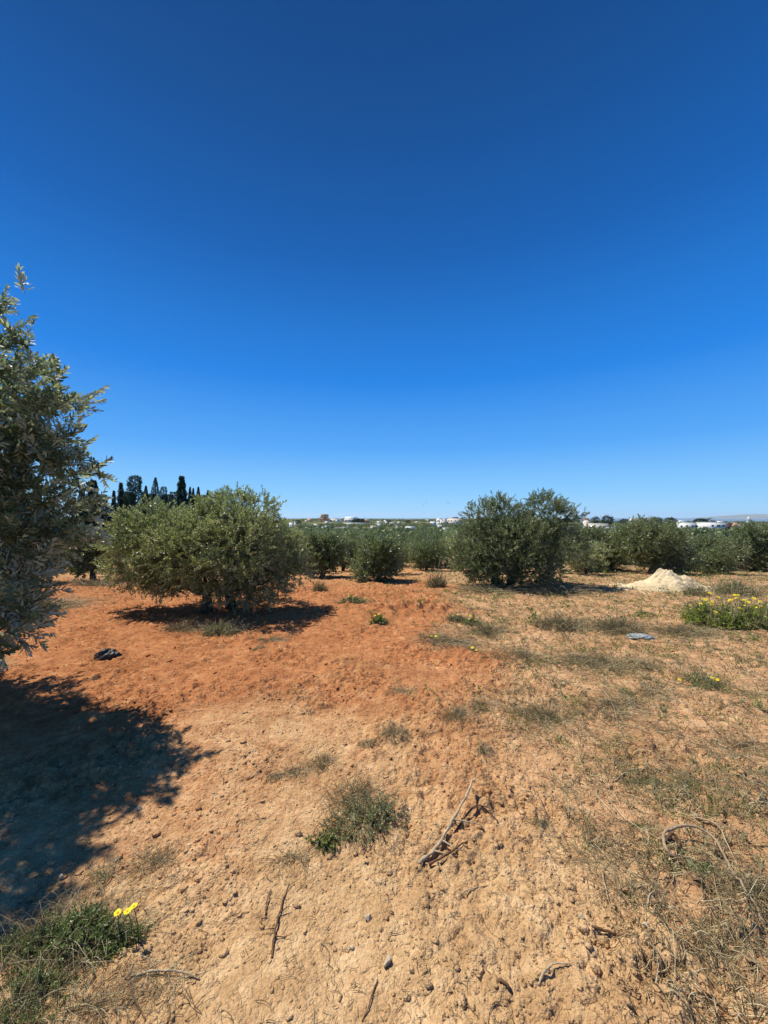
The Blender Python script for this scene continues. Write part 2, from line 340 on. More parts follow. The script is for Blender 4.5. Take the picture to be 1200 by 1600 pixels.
def place(temps, pos, dirs, scl, r, base=None):
    """instantiate shoots as one joined mesh"""
    Vs, Fs, As, c = [], [], [], 0; n = len(pos); pick = r.integers(0, len(temps), n)
    rb = r.beta(2.2, 2.6, n) if base is None else base
    for ti, (tv, tf, ta) in enumerate(temps):
        s = pick == ti; k = int(s.sum())
        if not k: continue
        d = dirs[s]; d = d / (np.linalg.norm(d, axis=1)[:, None] + 1e-9)
        q = r.normal(size=(k, 3)); u = np.cross(d, q); u /= np.linalg.norm(u, axis=1)[:, None] + 1e-9; w = np.cross(d, u)
        V = (tv[None, :, 0:1] * u[:, None] + tv[None, :, 1:2] * w[:, None] + tv[None, :, 2:3] * d[:, None]) * scl[s][:, None, None] + pos[s][:, None]
        F_ = tf[None] + (np.arange(k) * len(tv))[:, None, None] + c
        A = np.where(ta[None] > 5, 2.0, np.clip(rb[s][:, None] + ta[None], 0, 1))
        Vs.append(V.reshape(-1, 3)); Fs.append(F_.reshape(-1, 4)); As.append(A.ravel()); c += k * len(tv)
    return np.concatenate(Vs), np.concatenate(Fs), np.concatenate(As)
r0 = np.random.default_rng(5)
T_near = [leaves_template(r0, 28, .20, .066, .018, near=True, bend=.45) for _ in range(8)]
T_mid = [leaves_template(r0, 22, .22, .062, .020, bend=.45) for _ in range(8)]
T_far = [leaves_template(r0, 16, .30, .095, .038, bend=.35, stem=False) for _ in range(6)]
T_vfar = [leaves_template(r0, 12, .55, .26, .13, spread=70, stem=False) for _ in range(5)]
T_ff = [leaves_template(r0, 5, .5, .5, .36, spread=70, stem=False) for _ in range(5)]
T_con = [leaves_template(r0, 16, .9, .42, .13, spread=60, stem=False) for _ in range(5)]

def n3(p, s, sc_): return (noise(p[:, 0] / sc_ + p[:, 2] / sc_ * .7, p[:, 1] / sc_ - p[:, 2] / sc_ * .6, s) + noise(p[:, 0] / sc_ - 3, p[:, 2] / sc_ + 8, s + 1)) * .7
def crown_pts(lobes, n, r, shell=.5, upb=.45, gap=.12, ground_z=None, seed=3, clump=.3):
    L = np.array(lobes, float); ar = L[:, 3] ** 2; ar = ar / ar.sum(); idx = r.choice(len(L), n, p=ar)
    d = r.normal(size=(n, 3)); d /= np.linalg.norm(d, axis=1)[:, None]
    u = shell + (1 - shell) * r.random(n) ** .7
    lump = 1 + .16 * n3(d * 3 + idx[:, None] * 7.3, seed, .7)
    c = L[idx, :3]; rad = np.stack([L[idx, 3], L[idx, 3], L[idx, 4]], -1)
    p = c + d * rad * (u * lump)[:, None]
    # thin out what is deep inside other lobes, and open gaps
    deep = np.zeros(n)
    for q in L: deep = np.maximum(deep, 1 - np.linalg.norm((p - q[:3]) / np.array((q[3], q[3], q[4])), axis=1))
    keep = (deep < .5) | (r.random(n) < .3)
    keep &= (n3(p, seed + 5, clump) > -gap * 3) | (r.random(n) < .18)
    if ground_z is not None: keep &= p[:, 2] > ground_z
    dirs = d * .75 + np.array((0, 0, upb)) + r.normal(size=(n, 3)) * .33
    return p[keep], dirs[keep]
def limbs(mb, base, lobes, r, r0=.09, sub=5, tops=None, kk=7):
    base = np.array(base, float)
    fork = base + np.array((r.uniform(-.05, .05), r.uniform(-.05, .05), 0)) + np.array((0, 0, .35))
    t = np.linspace(0, 1, 6)[:, None]
    pts = base * (1 - t) + fork * t + r.normal(size=(6, 3)) * .012; pts[0] = base - (0, 0, .08)
    mb.tube(pts, np.array([1.7, 1.25, 1.05, 1., .98, .95]) * r0, 10, a=.5)
    for q in lobes:
        if q[3] < .15 and len(lobes) > 20: continue
        c = np.array(q[:3], float) * .85 + fork * .15; L = np.linalg.norm(c - fork); mid = (fork + c) / 2 + r.normal(size=3) * L * .1 + np.array((0, 0, -.06 * L))
        t = np.linspace(0, 1, 8)[:, None]
        pts = fork * (1 - t) ** 2 + 2 * mid * t * (1 - t) + c * t * t; pts[1:-1] += r.normal(size=(6, 3)) * .015 * L
        mb.tube(pts, np.linspace(.55, .07, 8) * r0, kk)
        for _ in range(sub):
            i = r.integers(3, 8); s = pts[i]; d = r.normal(size=3); d[2] += .4; d /= np.linalg.norm(d)
            e = c + d * np.array((q[3], q[3], q[4])) * .85; t2 = np.linspace(0, 1, 5)[:, None]
            pp = s * (1 - t2) + e * t2; pp[1:-1] += r.normal(size=(3, 3)) * .03
            mb.tube(pp, np.linspace(.2, .05, 5) * r0, 4)
def px_lobes(spec, d):
    """(px, py, depth offset, radius in px, vertical factor)"""
    out = []
    for q in spec:
        px, py, dd, rp = q[:4]; vf = q[4] if len(q) > 4 else .9
        p = P(px, py, d + dd); R = rp / F * d; out.append((*p, R, R * vf))
    return out
def olive(base, lobes, n, mat, temps, label, group=None, r0=.08, sub=5, seed=1, bases=None, scl=1, gap=.12, shell=.5, upb=.45, name='olive_tree', clump=.3):
    r = np.random.default_rng(seed)
    t = empty(name, base); mb = MB(); bases = bases or [base]
    for bi, bb in enumerate(bases):
        bb = np.array(bb); ls = [q for q in lobes if np.argmin([np.linalg.norm(np.array(x)[:2] - np.array(q[:2])) for x in bases]) == bi] or lobes[:2]
        limbs(mb, bb, ls, r, r0, sub)
    mb.build('trunk', M['bark'], t, loc=base, smooth=True)
    p, d = crown_pts(lobes, n, r, gap=gap, ground_z=base[2] + .04, seed=seed, shell=shell, upb=upb, clump=clump)
    V, Fq, A = place(temps, p, d, r.uniform(.7, 1.25, len(p)) * scl, r)
    mesh('crown', V, [Fq], M[mat], t, {'rnd': A}, loc=base)
    tag(t, label, 'tree', group); return t

# near tree on the left
nb = G(-190, 1105); D = 3.5
near_l = []
for px, py, d, R in [(2, 468, 3.45, .20), (28, 530, 3.45, .23), (60, 585, 3.4, .30), (10, 590, 3.4, .42), (120, 598, 3.4, .17), (85, 640, 3.45, .34),
                     (132, 662, 3.4, .12), (15, 690, 3.5, .55), (95, 715, 3.5, .38), (146, 716, 3.45, .17), (50, 780, 3.6, .5), (115, 775, 3.7, .33), (85, 830, 3.8, .27), (0, 850, 3.2, .34), (62, 436, 3.4, .08), (78, 520, 3.4, .09), (150, 588, 3.35, .09), (186, 708, 3.4, .09), (150, 760, 3.5, .12),
                     (-90, 560, 3.7, .7), (-110, 700, 3.8, .85), (-130, 820, 3.9, .8), (-60, 900, 3.1, .45), (-10, 905, 2.9, .24), (5, 945, 2.8, .19), (-240, 650, 3.9, .9), (-260, 800, 4.0, .8), (30, 800, 3.0, .26), (15, 842, 2.9, .26), (22, 880, 2.8, .2), (14, 912, 2.7, .17), (5, 930, 2.7, .2), (-40, 960, 2.8, .3), (50, 740, 3.2, .35), (-200, 500, 4.0, .6), (-110, 480, 2.6, .36), (-160, 620, 2.4, .42), (-190, 760, 2.6, .45), (-330, 640, 2.6, .55), (-180, 360, 2.6, .32), (-330, 480, 2.6, .5), (-420, 600, 3.0, .7), (-420, 780, 3.2, .7)]:
    if d > 3.3: d -= .2 + .25 * (py > 760)
    near_l.append((*P(px - (32 if py < 840 else 8), py + (26 if px > -60 else 60), d), R * (.9 if px > -60 else 1), R * .9))
olive(nb, near_l, 8200, 'olive_near', T_near, 'large grey-green olive tree cut off by the left edge of the photo', None, .075, 4, 21, gap=.04, shell=.45, upb=.3, clump=.2)

# two main trees
b1 = G(322, 957); b1b = G(362, 952)
l1 = px_lobes([(206, 832, .2, 30), (240, 818, .3, 32), (218, 852, .1, 42), (202, 884, .3, 32), (262, 836, .2, 42), (300, 824, 0, 32), (215, 904, .1, 22), (258, 906, .4, 24), (350, 922, -.4, 20), (420, 912, -.1, 26), (462, 893, .2, 20), (285, 908, .4, 26), (378, 922, -.2, 18), (290, 865, -.3, 50), (345, 818, .1, 46), (392, 812, .2, 42), (375, 850, -.5, 52),
               (420, 850, .1, 42), (438, 885, .2, 38), (330, 895, -.5, 36), (395, 905, -.3, 36), (245, 893, -.1, 30), (300, 850, .8, 60), (400, 860, 1., 55), (452, 860, .5, 26), (365, 795, .1, 26)], b1[1])
olive(b1, l1, 8200, 'olive_yellow', T_mid, 'broad yellow-green olive tree with twin trunks left of centre', None, .085, 6, 31, bases=[b1, b1b], gap=.04, upb=.25, clump=.2)
b2 = G(797, 917); b2b = G(775, 915)
l2 = px_lobes([(755, 815, 0, 30), (742, 850, .2, 30), (785, 808, .1, 30), (817, 828, 0, 24), (852, 803, .1, 31), (876, 812, .1, 24), (805, 850, -.5, 42), (850, 850, -.2, 40), (765, 870, -.3, 36),
               (733, 878, .1, 22), (830, 885, -.4, 34), (858, 892, 0, 22), (785, 892, -.2, 26), (755, 897, -.1, 20), (893, 850, .3, 20), (820, 850, .8, 50), (903, 806, .1, 7), (712, 868, .4, 12), (775, 786, 0, 9), (838, 780, .1, 9)], b2[1])
olive(b2, l2, 7600, 'olive_dark', T_mid, 'dark green double-domed olive tree right of centre, with dark bare stems', None, .085, 5, 41, bases=[b2, b2b], gap=.04, upb=.25, clump=.22)

def small_olive(px0, px1, ytop, ybase, label, mat='olive_far', n=1500, seed=1, temps=None, bottom=.12, group=None, sc_=1.0):
    b = G((px0 + px1) / 2, ybase); d = b[1]; w = (px1 - px0) / 2; h = ybase - ytop; r = np.random.default_rng(seed); cx = (px0 + px1) / 2; spec = []
    for i in range(9):
        fx = r.uniform(-.62, .62); rr_ = r.uniform(.30, .44) * min(w, h * .8)
        fy = r.uniform(.0, 1.0)
        ty = ytop + rr_ + fy * max(1, h * (1 - bottom) - 2 * rr_) + abs(fx) ** 2 * h * .22
        spec.append((cx + fx * w, ty, r.uniform(-.5, .6) * w / F * d, rr_))
    spec.append((cx - w * .2, ytop + h * .3, 0, min(w, h) * .34)); spec.append((cx + w * .25, ytop + h * .4, .1, min(w, h) * .36)); spec.append((cx, ytop + h * .62, 0, min(w, h) * .38))
    return olive(b, px_lobes(spec, d), n, mat, temps or T_far, label, group, .075, 3, seed, gap=.1, scl=sc_)
FR = 'olive trees in the first row behind the clearing'
small_olive(464, 545, 828, 903, 'dark olive tree close behind the right side of the broad yellow-green tree', 'olive_dark', 1700, 51, group=FR)
small_olive(545, 642, 832, 908, 'rounded olive bush in the middle, foliage down to the ground', 'olive_dark', 1900, 52, group=FR, bottom=.02)
small_olive(636, 705, 836, 888, 'pale low olive tree behind the grey agaves', 'olive_far', 1300, 53, group=FR)
small_olive(878, 962, 826, 893, 'olive tree just right of the double-domed tree, with bare leaning trunk', 'olive_far', 1800, 54, group=FR, bottom=.2)
small_olive(955, 1078, 811, 897, 'tallest olive tree of the right row, standing behind the pale sand heap', 'olive_far', 2300, 55, group=FR, bottom=.18)
small_olive(1068, 1142, 838, 889, 'olive tree in front of the white flat-roofed houses', 'olive_far', 1700, 56, group=FR, bottom=.18)
small_olive(1134, 1225, 814, 893, 'dark olive tree cut off by the right edge of the photo', 'olive_dark', 2000, 57, group=FR, bottom=.12)
small_olive(108, 182, 824, 908, 'deep green olive tree between the large left tree and the broad yellow-green one', 'olive_dark', 1700, 58, group=FR, bottom=.08)
small_olive(10, 95, 815, 912, 'shaded olive tree seen behind the large left tree', 'olive_dark', 1700, 59, group=FR, bottom=.1)

# the grove behind: four trees, copied
protos = []
for v in range(5):
    r = np.random.default_rng(90 + v); lob = []
    for i in range(8):
        a = r.uniform(0, 6.28); q = r.uniform(.2, .85); R = r.uniform(.48, .7); R *= r.uniform(.7, 1.1); lob.append((math.cos(a) * q * 1.15, math.sin(a) * q * 1.15, r.uniform(.65, 1.85) - .25 * q, R, R * .9))
    t = olive(Vector((0, 0, 0)), lob, 1000, ['olive_far', 'olive_dark', 'olive_far', 'olive_yellow', 'olive_dark'][v], T_far, 'x', None, .09, 2, 90 + v, gap=.1, scl=1.25)
    protos.append(t)
used = [False] * 5
GL = 'small olive tree of the dense grove beyond the front row, crown merging with neighbours'
def grove_tree(x, y, s, v, label, group, rz):
    if not used[v]: o = protos[v]; used[v] = True
    else:
        o = protos[v].copy(); C.objects.link(o)
        for ch in protos[v].children:
            c_ = ch.copy(); C.objects.link(c_); c_.parent = o
    o.location = (x, y, float(gz(x, y)) - .05); o.scale = (s, s, s); o.rotation_euler = (0, 0, rz); tag(o, label, 'tree', group)
rg = np.random.default_rng(17)
for row, (d, step) in enumerate([(15.6, 2.7), (18.5, 3.0), (22.5, 3.5), (27.5, 3.8), (34, 4.2), (42, 5), (52, 5.6), (64, 6.5)]):
    nx = int(d * 1.08 / step)
    for i in range(-nx, nx + 1):
        x = (i + rg.uniform(-.25, .25) + .5 * (row % 2)) * step; y = d + rg.uniform(-.9, .9); px = 600 + x / y * 600
        if px < -25 or px > 1225: continue
        if 205 < px < 430 or 745 < px < 870: 
            if row < 3: continue
        s = rg.uniform(.68, 1.1) * (1.0 + .004 * (d - 18))
        if d < 30 and 640 < px < 720: s *= .85
        if row == 0 and (px < 430 or 655 < px < 900 or 962 < px < 1010): continue
        cap = 833 if (905 < px < 962 or 1052 < px < 1152) else (823 if 440 < px < 735 else 814)
        s = min(s * (1.12 if d > 26 else 1), (CZ - (cap - HY) / F * y - float(gz(x, y))) / 2.5)
        if s < .45: continue
        grove_tree(x, y, s, int(rg.integers(0, 5)), GL, 'olive trees of the grove behind', rg.uniform(0, 6.28))

# distant wood, grove mass over the plain
def far_mass():
    r = np.random.default_rng(7); P_, D_, S_ = [], [], []
    n = 16000; y = 74 * np.exp(r.random(n) * math.log(1000 / 74)); x = r.uniform(-1.15, 1.15, n) * y
    fld = fbm(x / 75, y / 75, 61, 3); keep = ((fld > -.2) | (r.random(n) < .15)) & ((y > 300) | (r.random(n) < .6)); x, y = x[keep], y[keep]; z = gz(x, y)
    R = r.uniform(1.3, 2.2, len(x)) * (1 + y / 1100); top = HY + (CZ - z - 1.4 * R) / y * F; ok = top > np.where(y < 345, 826, np.where(y < 640, 817.5, 810.5)); x, y, z, R = x[ok], y[ok], z[ok], R[ok]
    for X, Y, Z, q in zip(x, y, z, R):
        k = 40 if Y < 160 else 22; d = r.normal(size=(k, 3)); d[:, 2] = np.abs(d[:, 2]) * .9; d /= np.linalg.norm(d, axis=1)[:, None]
        P_.append(np.array((X, Y, Z + q * .35)) + d * q * np.array((1, 1, .85)) * r.uniform(.55, 1, (k, 1))); D_.append(d + (0, 0, .3)); S_.append(np.full(k, .8 * q))
    P_, D_, S_ = map(np.concatenate, (P_, D_, S_)); V, Fq, A = place(T_ff, P_, D_, S_, r)
    tag(mesh('distant_grove', V, [Fq], M['olive_far'], attr={'rnd': A}), 'far olive groves and hedges filling the plain up to the skyline', 'wood', kind='stuff')
far_mass()

# conifers at the left
def conifer(px, ytop, d, wpx, label, kind, seed):
    r = np.random.default_rng(seed); x = (px - CX) / F * d; zb = float(gz(x, d)); zt = CZ + (HY - ytop) / F * d; H = zt - zb; W = wpx / F * d / 2 * 1.08
    base = Vector((x, d, zb)); t = empty(dict(spire='cypress_tree', cone='fir_tree', round='pine_tree')[kind], base)
    mb = MB(); tt = np.linspace(0, 1, 7); pts = np.stack([x + .06 * np.sin(tt * 5 + seed), np.full(7, d), zb - .1 + tt * (H - .3)], -1); mb.tube(pts, np.linspace(.16, .02, 7) * H / 7, 7)
    n = 2600; h = r.random(n) ** (.8 if kind != 'cone' else .75)
    if kind == 'spire': prof = np.sin(np.pi * np.clip(h * .92 + .08, 0, 1)) ** .6 * (1 - h ** 4 * .6)
    elif kind == 'cone': prof = (1 - h) ** .85 * (.72 + .28 * np.cos(h * 16 * np.pi)) + .04
    else: prof = np.sqrt(np.clip(1 - ((h - .55) / .47) ** 2, 0.02, 1)) * (.8 + .2 * np.sin(h * 20 + 1))
    a = r.uniform(0, 6.283, n); q = prof * W * (.45 + .55 * r.random(n) ** .5) * (1 + .2 * np.sin(a * 3 + h * 11)); p = np.stack([x + np.cos(a) * q, d + np.sin(a) * q, zb + H * (.06 + .92 * h)], -1)
    up = dict(spire=1.6, cone=.12, round=.6)[kind]; dirs = np.stack([np.cos(a), np.sin(a), np.full(n, up)], -1) + r.normal(size=(n, 3)) * .2
    s = np.full(n, (.36 if kind != 'cone' else .34) * np.clip(W, .8, 1.6)) * (1.15 - .6 * h)
    V, Fq, A = place(T_con, p, dirs, s, r)
    if kind == 'cone':
        for i in range(60):
            hh = (i + .5) / 60 * .93; aa = i * 2.4; L = W * (1 - hh) ** .85; s0 = np.array((x, d, zb + H * (.06 + .92 * hh))); mb.tube([s0, s0 + np.array((math.cos(aa) * L * .8, math.sin(aa) * L * .8, -.04 * L))], [.04, .01], 4)
    mb.build('trunk', M['bark'], t, loc=base); mesh('crown', V, [Fq], M['conifer'], t, {'rnd': A}, loc=base); tag(t, label, 'tree', 'dark conifers on the left skyline')
for i, a in enumerate([(146, 752, 52, 34, 'conifer half hidden behind the edge of the large left olive tree', 'cone'), (128, 768, 50, 26, 'conifer behind the large left olive tree, leftmost of the dark row', 'cone'), (178, 768, 56, 14, 'small dark conifer, first one clear of the large olive tree', 'cone'),
        (189, 755, 55, 20, 'ragged two-tipped conifer left of the big bushy one', 'cone'), (211, 745, 55, 27, 'widest bushy-topped dark conifer of the row', 'round'), (228, 761, 58, 13, 'narrow cypress squeezed beside the widest bushy conifer', 'spire'),
        (243, 748, 55, 17, 'pointed cypress with slender spire tip', 'spire'), (256, 762, 57, 13, 'short round-topped brownish cypress', 'round'), (284, 745, 55, 30, 'tall tiered fir with thin leading tip, tallest at the right of the row', 'cone'),
        (270, 770, 60, 16, 'low rounded conifer at the left foot of the tiered fir', 'round'), (297, 763, 58, 8, 'thin cypress right of the tiered fir, first of a close pair', 'spire'), (302, 765, 59, 7, 'thin cypress right of the tiered fir, second of a close pair', 'spire'),
        (310, 763, 58, 10, 'blunt-topped narrow cypress ending the dense part of the row', 'spire'), (325, 768, 60, 9, 'small cypress tip just above the broad olive crown', 'spire'), (337, 771, 60, 9, 'last small cypress tip at the right end of the row', 'spire'), (160, 775, 54, 22, 'low dark conifer beside the edge of the large left olive tree', 'round'), (200, 771, 60, 26, 'low dark conifer filling the gap left of the widest one', 'round'), (236, 774, 62, 26, 'low dark conifer filling the gap right of the widest one', 'round'), (264, 775, 62, 26, 'low dark conifer behind the short round-topped cypress', 'round'), (314, 776, 62, 34, 'low dark conifer band at the right end of the row', 'round')]):
    conifer(a[0], a[1] - 3, *a[2:], seed=200 + i)

# round dark trees on the skyline
def round_tree(px, ytop, d, wpx, hpx, label, seed):
    r = np.random.default_rng(seed); x = (px - CX) / F * d; zb = float(gz(x, d)); zt = CZ + (HY - ytop) / F * d; W = wpx / F * d / 2; Hc = hpx / F * d; base = Vector((x, d, zb)); t = empty('round_tree', base)
    mb = MB(); mb.tube([(x, d, zb - .2), (x, d, zb + (zt - zb) * .5), (x + W * .1, d, zt - Hc * .4)], [W * .09, W * .07, W * .03], 7)
    for k in range(5): mb.tube([(x, d, zt - Hc * .9), (x + math.cos(k * 1.3) * W * .6, d + math.sin(k * 1.3) * W * .6, zt - Hc * .35)], [W * .04, W * .015], 5)
    mb.build('trunk', M['bark'], t, loc=base); lob = [(x + r.uniform(-.6, .6) * W, d + r.uniform(-.6, .6) * W, zt - Hc * r.uniform(.4, .62), W * .48, Hc * .42) for _ in range(7)] + [(x, d, zt - Hc * .5, W * .8, Hc * .5)]
    p, dr = crown_pts(lob, 420, r, seed=seed, gap=.3, clump=3); V, Fq, A = place(T_vfar, p, dr, np.full(len(p), W * .35), r)
    mesh('crown', V, [Fq], M['round_tree'], t, {'rnd': A}, loc=base); tag(t, label, 'tree', 'dark trees on the skyline')
for i, a in enumerate([(931, 807, 330, 15, 12, 'dark round tree behind the cream house, left of a close pair'), (949, 806, 330, 22, 14, 'larger dark round tree behind the cream house, right of a close pair'), (974, 811, 340, 16, 8, 'low dark tree between the cream house and the front row olives'),
        (1005, 810, 360, 14, 7, 'dark tree tip above the left shoulder of the tallest right-row olive'), (1026, 809, 360, 20, 8, 'flat dark tree above the tallest right-row olive'), (1047, 809, 360, 18, 9, 'dark tree left of the white flat-roofed houses'),
        (1096, 811, 330, 24, 9, 'dome-shaped dark tree behind the gap of the two white houses'), (1123, 813, 340, 8, 7, 'small pointed dark tree behind the right white house'), (465, 812, 420, 12, 9, 'round dark tree at the left end of the skyline buildings'),
        (560, 812, 500, 26, 6, 'low wide dark tree beside the long white shed'), (608, 813, 520, 10, 6, 'small dark tree left of centre on the skyline'), (638, 812, 520, 9, 8, 'tallest small tree at the middle of the skyline'), (662, 817, 500, 9, 5, 'low dark tree left of the white terraced houses')]):
    round_tree(*a, seed=300 + i)

# ------------------------------------------------------------------ buildings
def house(px0, px1, ytop, ybot, d, label, wall='white', windows=(), door=None, roof='white', rooftype='parapet', dep=.45, name='house', storeys=1, box=None, group='buildings on the skyline'):
    x0, x1 = (px0 - CX) / F * d, (px1 - CX) / F * d; W = x1 - x0; cx = (x0 + x1) / 2; zt = CZ + (HY - ytop) / F * d; zb = min(CZ + (HY - ybot) / F * d, float(gz(cx, d))) ; D_ = W * dep; base = Vector((cx, d, zb)); t = empty(name, base); zb2 = zb - 1.0
    mb = MB(); mb.box(x0, x1, d, d + D_, zb2, zt); mb.build('wall', M[wall], t, loc=base)
    mr = MB()
    if rooftype == 'parapet':
        e = .18
        mr.box(x0 - e, x1 + e, d - e, d + .35, zt + .003, zt + .45); mr.box(x0 - e, x1 + e, d + D_ - .35, d + D_ + e, zt + .003, zt + .45); mr.box(x0 - e, x0 + .35, d + .353, d + D_ - .353, zt + .003, zt + .45); mr.box(x1 - .35, x1 + e, d + .353, d + D_ - .353, zt + .003, zt + .45)
        mr.box(x0 + .353, x1 - .353, d + .353, d + D_ - .353, zt + .003, zt + .12)
    else:
        h = W * .09 + .6; V = [(x0 - .4, d - .4, zt + .003), (x1 + .4, d - .4, zt + .003), (x1 + .4, d + D_ + .4, zt + .003), (x0 - .4, d + D_ + .4, zt + .003), (x0 - .4, d + D_ / 2, zt + h), (x1 + .4, d + D_ / 2, zt + h)]
        mr.add(V, [(0, 4, 3), (1, 2, 5)], [(0, 1, 5, 4), (2, 3, 4, 5), (0, 3, 2, 1)])
    ro = mr.build('roof', M[roof], t, loc=base)
    H = zt - zb
    for (u, v, w, h) in windows:   # fractions of the facade, centre and size
        a, b_ = x0 + W * (u - w / 2), x0 + W * (u + w / 2); lo, hi = zb + H * (v - h / 2), zb + H * (v + h / 2); fr = MB(); k = .12
        fr.box(a - k, a, d - .08, d - .003, lo - k, hi + k); fr.box(b_, b_ + k, d - .08, d - .003, lo - k, hi + k); fr.box(a + .002, b_ - .002, d - .08, d - .003, hi, hi + k); fr.box(a - k * 1.5, b_ + k * 1.5, d - .2, d - .085, lo - k * 1.2, lo)
        f = fr.build('window', M[wall], t, loc=base); gl = MB(); gl.box(a + .003, b_ - .003, d - .03, d - .006, lo + .003, hi - .003); gl.build('pane', M['window'], f, loc=base)
    if door:
        u, w, h = door; dm = MB(); dm.box(x0 + W * (u - w / 2), x0 + W * (u + w / 2), d - .06, d - .004, zb, zb + H * h); dm.build('door', M['door'], t, loc=base)
    if box:
        bm_ = MB(); bm_.box(x0 + W * box[0], x0 + W * box[1], d + D_ * .3, d + D_ * .7, zt + .125, zt + (box[2] * H)); bm_.build('stair_block', M[box[3] if len(box) > 3 else wall], t, loc=base)
    if dep > .1: t.rotation_euler.z = math.radians(-38 + (sum(map(ord, label)) % 17))
    tag(t, label, 'building', group); return t
house(913, 947, 819, 832, 280, 'cream flat-roofed house right of the double-domed olive tree', 'cream', [(.86, .72, .10, .24), (.86, .28, .10, .24), (.38, .52, .22, .5)], (.6, .06, .4))
house(911, 921, 813, 819, 340, 'reddish upper storey block behind the cream house', 'cream', [(.5, .6, .3, .4)], None, 'brick', 'parapet', box=(.1, .8, .25, 'brick'))
house(948, 957, 825, 831, 275, 'low white garden building right of the cream house', 'white', [(.3, .5, .2, .4), (.7, .5, .2, .4)])
house(961, 967, 824, 829, 270, 'tiny white hut among the olives right of the cream house', 'white', [(.5, .5, .3, .4)])
house(1062, 1085, 817.5, 829, 285, 'left one of the two white flat-roofed houses on the right', 'white', [(.2, .62, .10, .24), (.5, .66, .10, .24), (.8, .66, .10, .24)], (.42, .05, .4), box=(.1, .4, .3))
house(1086.5, 1096, 818, 829, 292, 'grey-beige block wedged between the two white houses', 'grey_wall', [(.3, .6, .15, .2), (.7, .6, .15, .2)])
house(1097, 1130, 817, 829.5, 285, 'right one of the two white flat-roofed houses on the right, with stepped balconies', 'white', [(.72, .68, .12, .2), (.9, .68, .08, .2), (.5, .68, .07, .2), (.72, .36, .12, .2)], (.88, .05, .3), box=(.75, .95, .2))
house(1131, 1142, 819, 829, 300, 'brown-roofed shed beside the stepped white house', 'roof_brown', [(.5, .4, .3, .3)], None, 'roof_grey', 'gable')
house(1144, 1152, 817, 826, 310, 'orange brick block on the right skyline', 'brick', [(.5, .6, .2, .2)], None, 'brick')
house(1152.5, 1168, 820, 826, 320, 'long low beige wall building left of the white tower', 'grey_wall', [(.2, .5, .06, .3), (.5, .5, .06, .3), (.8, .5, .06, .3)])
house(58 + 1120, 1192, 822, 829, 300, 'small beige house under the white tower', 'cream', [(.3, .5, .12, .3), (.7, .5, .12, .3)])
house(697, 723, 810, 822, 420, 'large cream building with grey roof blocks, left of the double-domed olive tree', 'cream', [(.12, .7, .07, .15), (.12, .35, .07, .15), (.3, .7, .06, .15), (.55, .7, .06, .15), (.8, .7, .06, .15), (.3, .35, .06, .15), (.55, .35, .06, .15), (.8, .35, .06, .15)], None, 'roof_grey', box=(.3, .6, .18, 'roof_grey'))
house(687, 697, 814, 822, 425, 'pinkish low block attached left of the large cream building', 'cream', [(.3, .6, .12, .25), (.7, .6, .12, .25)])
house(672, 681, 815, 820.5, 430, 'left white terraced house near the large cream building', 'white', [(.3, .6, .12, .25), (.7, .6, .12, .25)])
house(681.5, 687, 816, 820.5, 435, 'right white terraced house near the large cream building', 'white', [(.5, .6, .2, .25)])
house(653, 690, 828.3, 829.6, 300, 'long pale boundary wall low in the middle distance', 'cream', [], None, 'cream', dep=.04, name='boundary_wall')
house(632, 646, 823, 828.5, 340, 'white farmhouse at the middle of the plain', 'white', [(.2, .5, .08, .3), (.5, .5, .08, .3), (.8, .5, .08, .3)], (.35, .06, .6))
house(612, 622, 820, 823.5, 380, 'small white shed left of the white farmhouse', 'white', [(.5, .5, .15, .4)])
house(585, 599, 819, 823, 390, 'pale low building left of centre on the skyline', 'white', [(.3, .5, .08, .4), (.7, .5, .08, .4)])
house(577, 590, 822.5, 825.8, 340, 'white cottage half sunk in olives left of centre', 'cream', [(.3, .5, .08, .4), (.7, .5, .08, .4)])
house(528, 543, 826.5, 831, 300, 'white stable with dark roof in the left middle distance', 'white', [(.6, .5, .08, .4)], (.8, .1, .6), 'roof_grey', 'gable')
house(476, 521, 821, 823.5, 380, 'very long pale wall below the orange construction', 'cream', [], None, 'white', dep=.03, name='boundary_wall')
house(521, 552, 824, 826, 350, 'pale grey wall right of the very long wall', 'grey_wall', [], None, 'grey_wall', dep=.03, name='boundary_wall')
house(557.3, 559.6, 827, 833, 250, 'slim white pillar shed standing alone in the plain', 'white', [(.5, .7, .3, .15)], dep=1)
house(451, 459, 817, 822, 330, 'white house at the far left of the skyline', 'white', [(.3, .5, .12, .3), (.7, .5, .12, .3)])
house(459.5, 462, 816, 823, 260, 'slim white gatehouse left of the round dark tree', 'white', [(.5, .7, .3, .15)], dep=1)
house(536, 572, 817, 819.5, 470, 'long white wall below the low wide dark tree', 'white', [], None, 'white', dep=.03, name='boundary_wall')
house(514, 531, 812.5, 816, 640, 'long white industrial shed right of the orange construction', 'white', [(.3, .5, .05, .3), (.6, .5, .05, .3)], None, 'white', 'gable')
house(535, 556, 810, 814.5, 640, 'big white hall with canopy on the left skyline', 'white', [(.2, .4, .12, .5), (.5, .4, .12, .5)], None, 'white', 'gable')
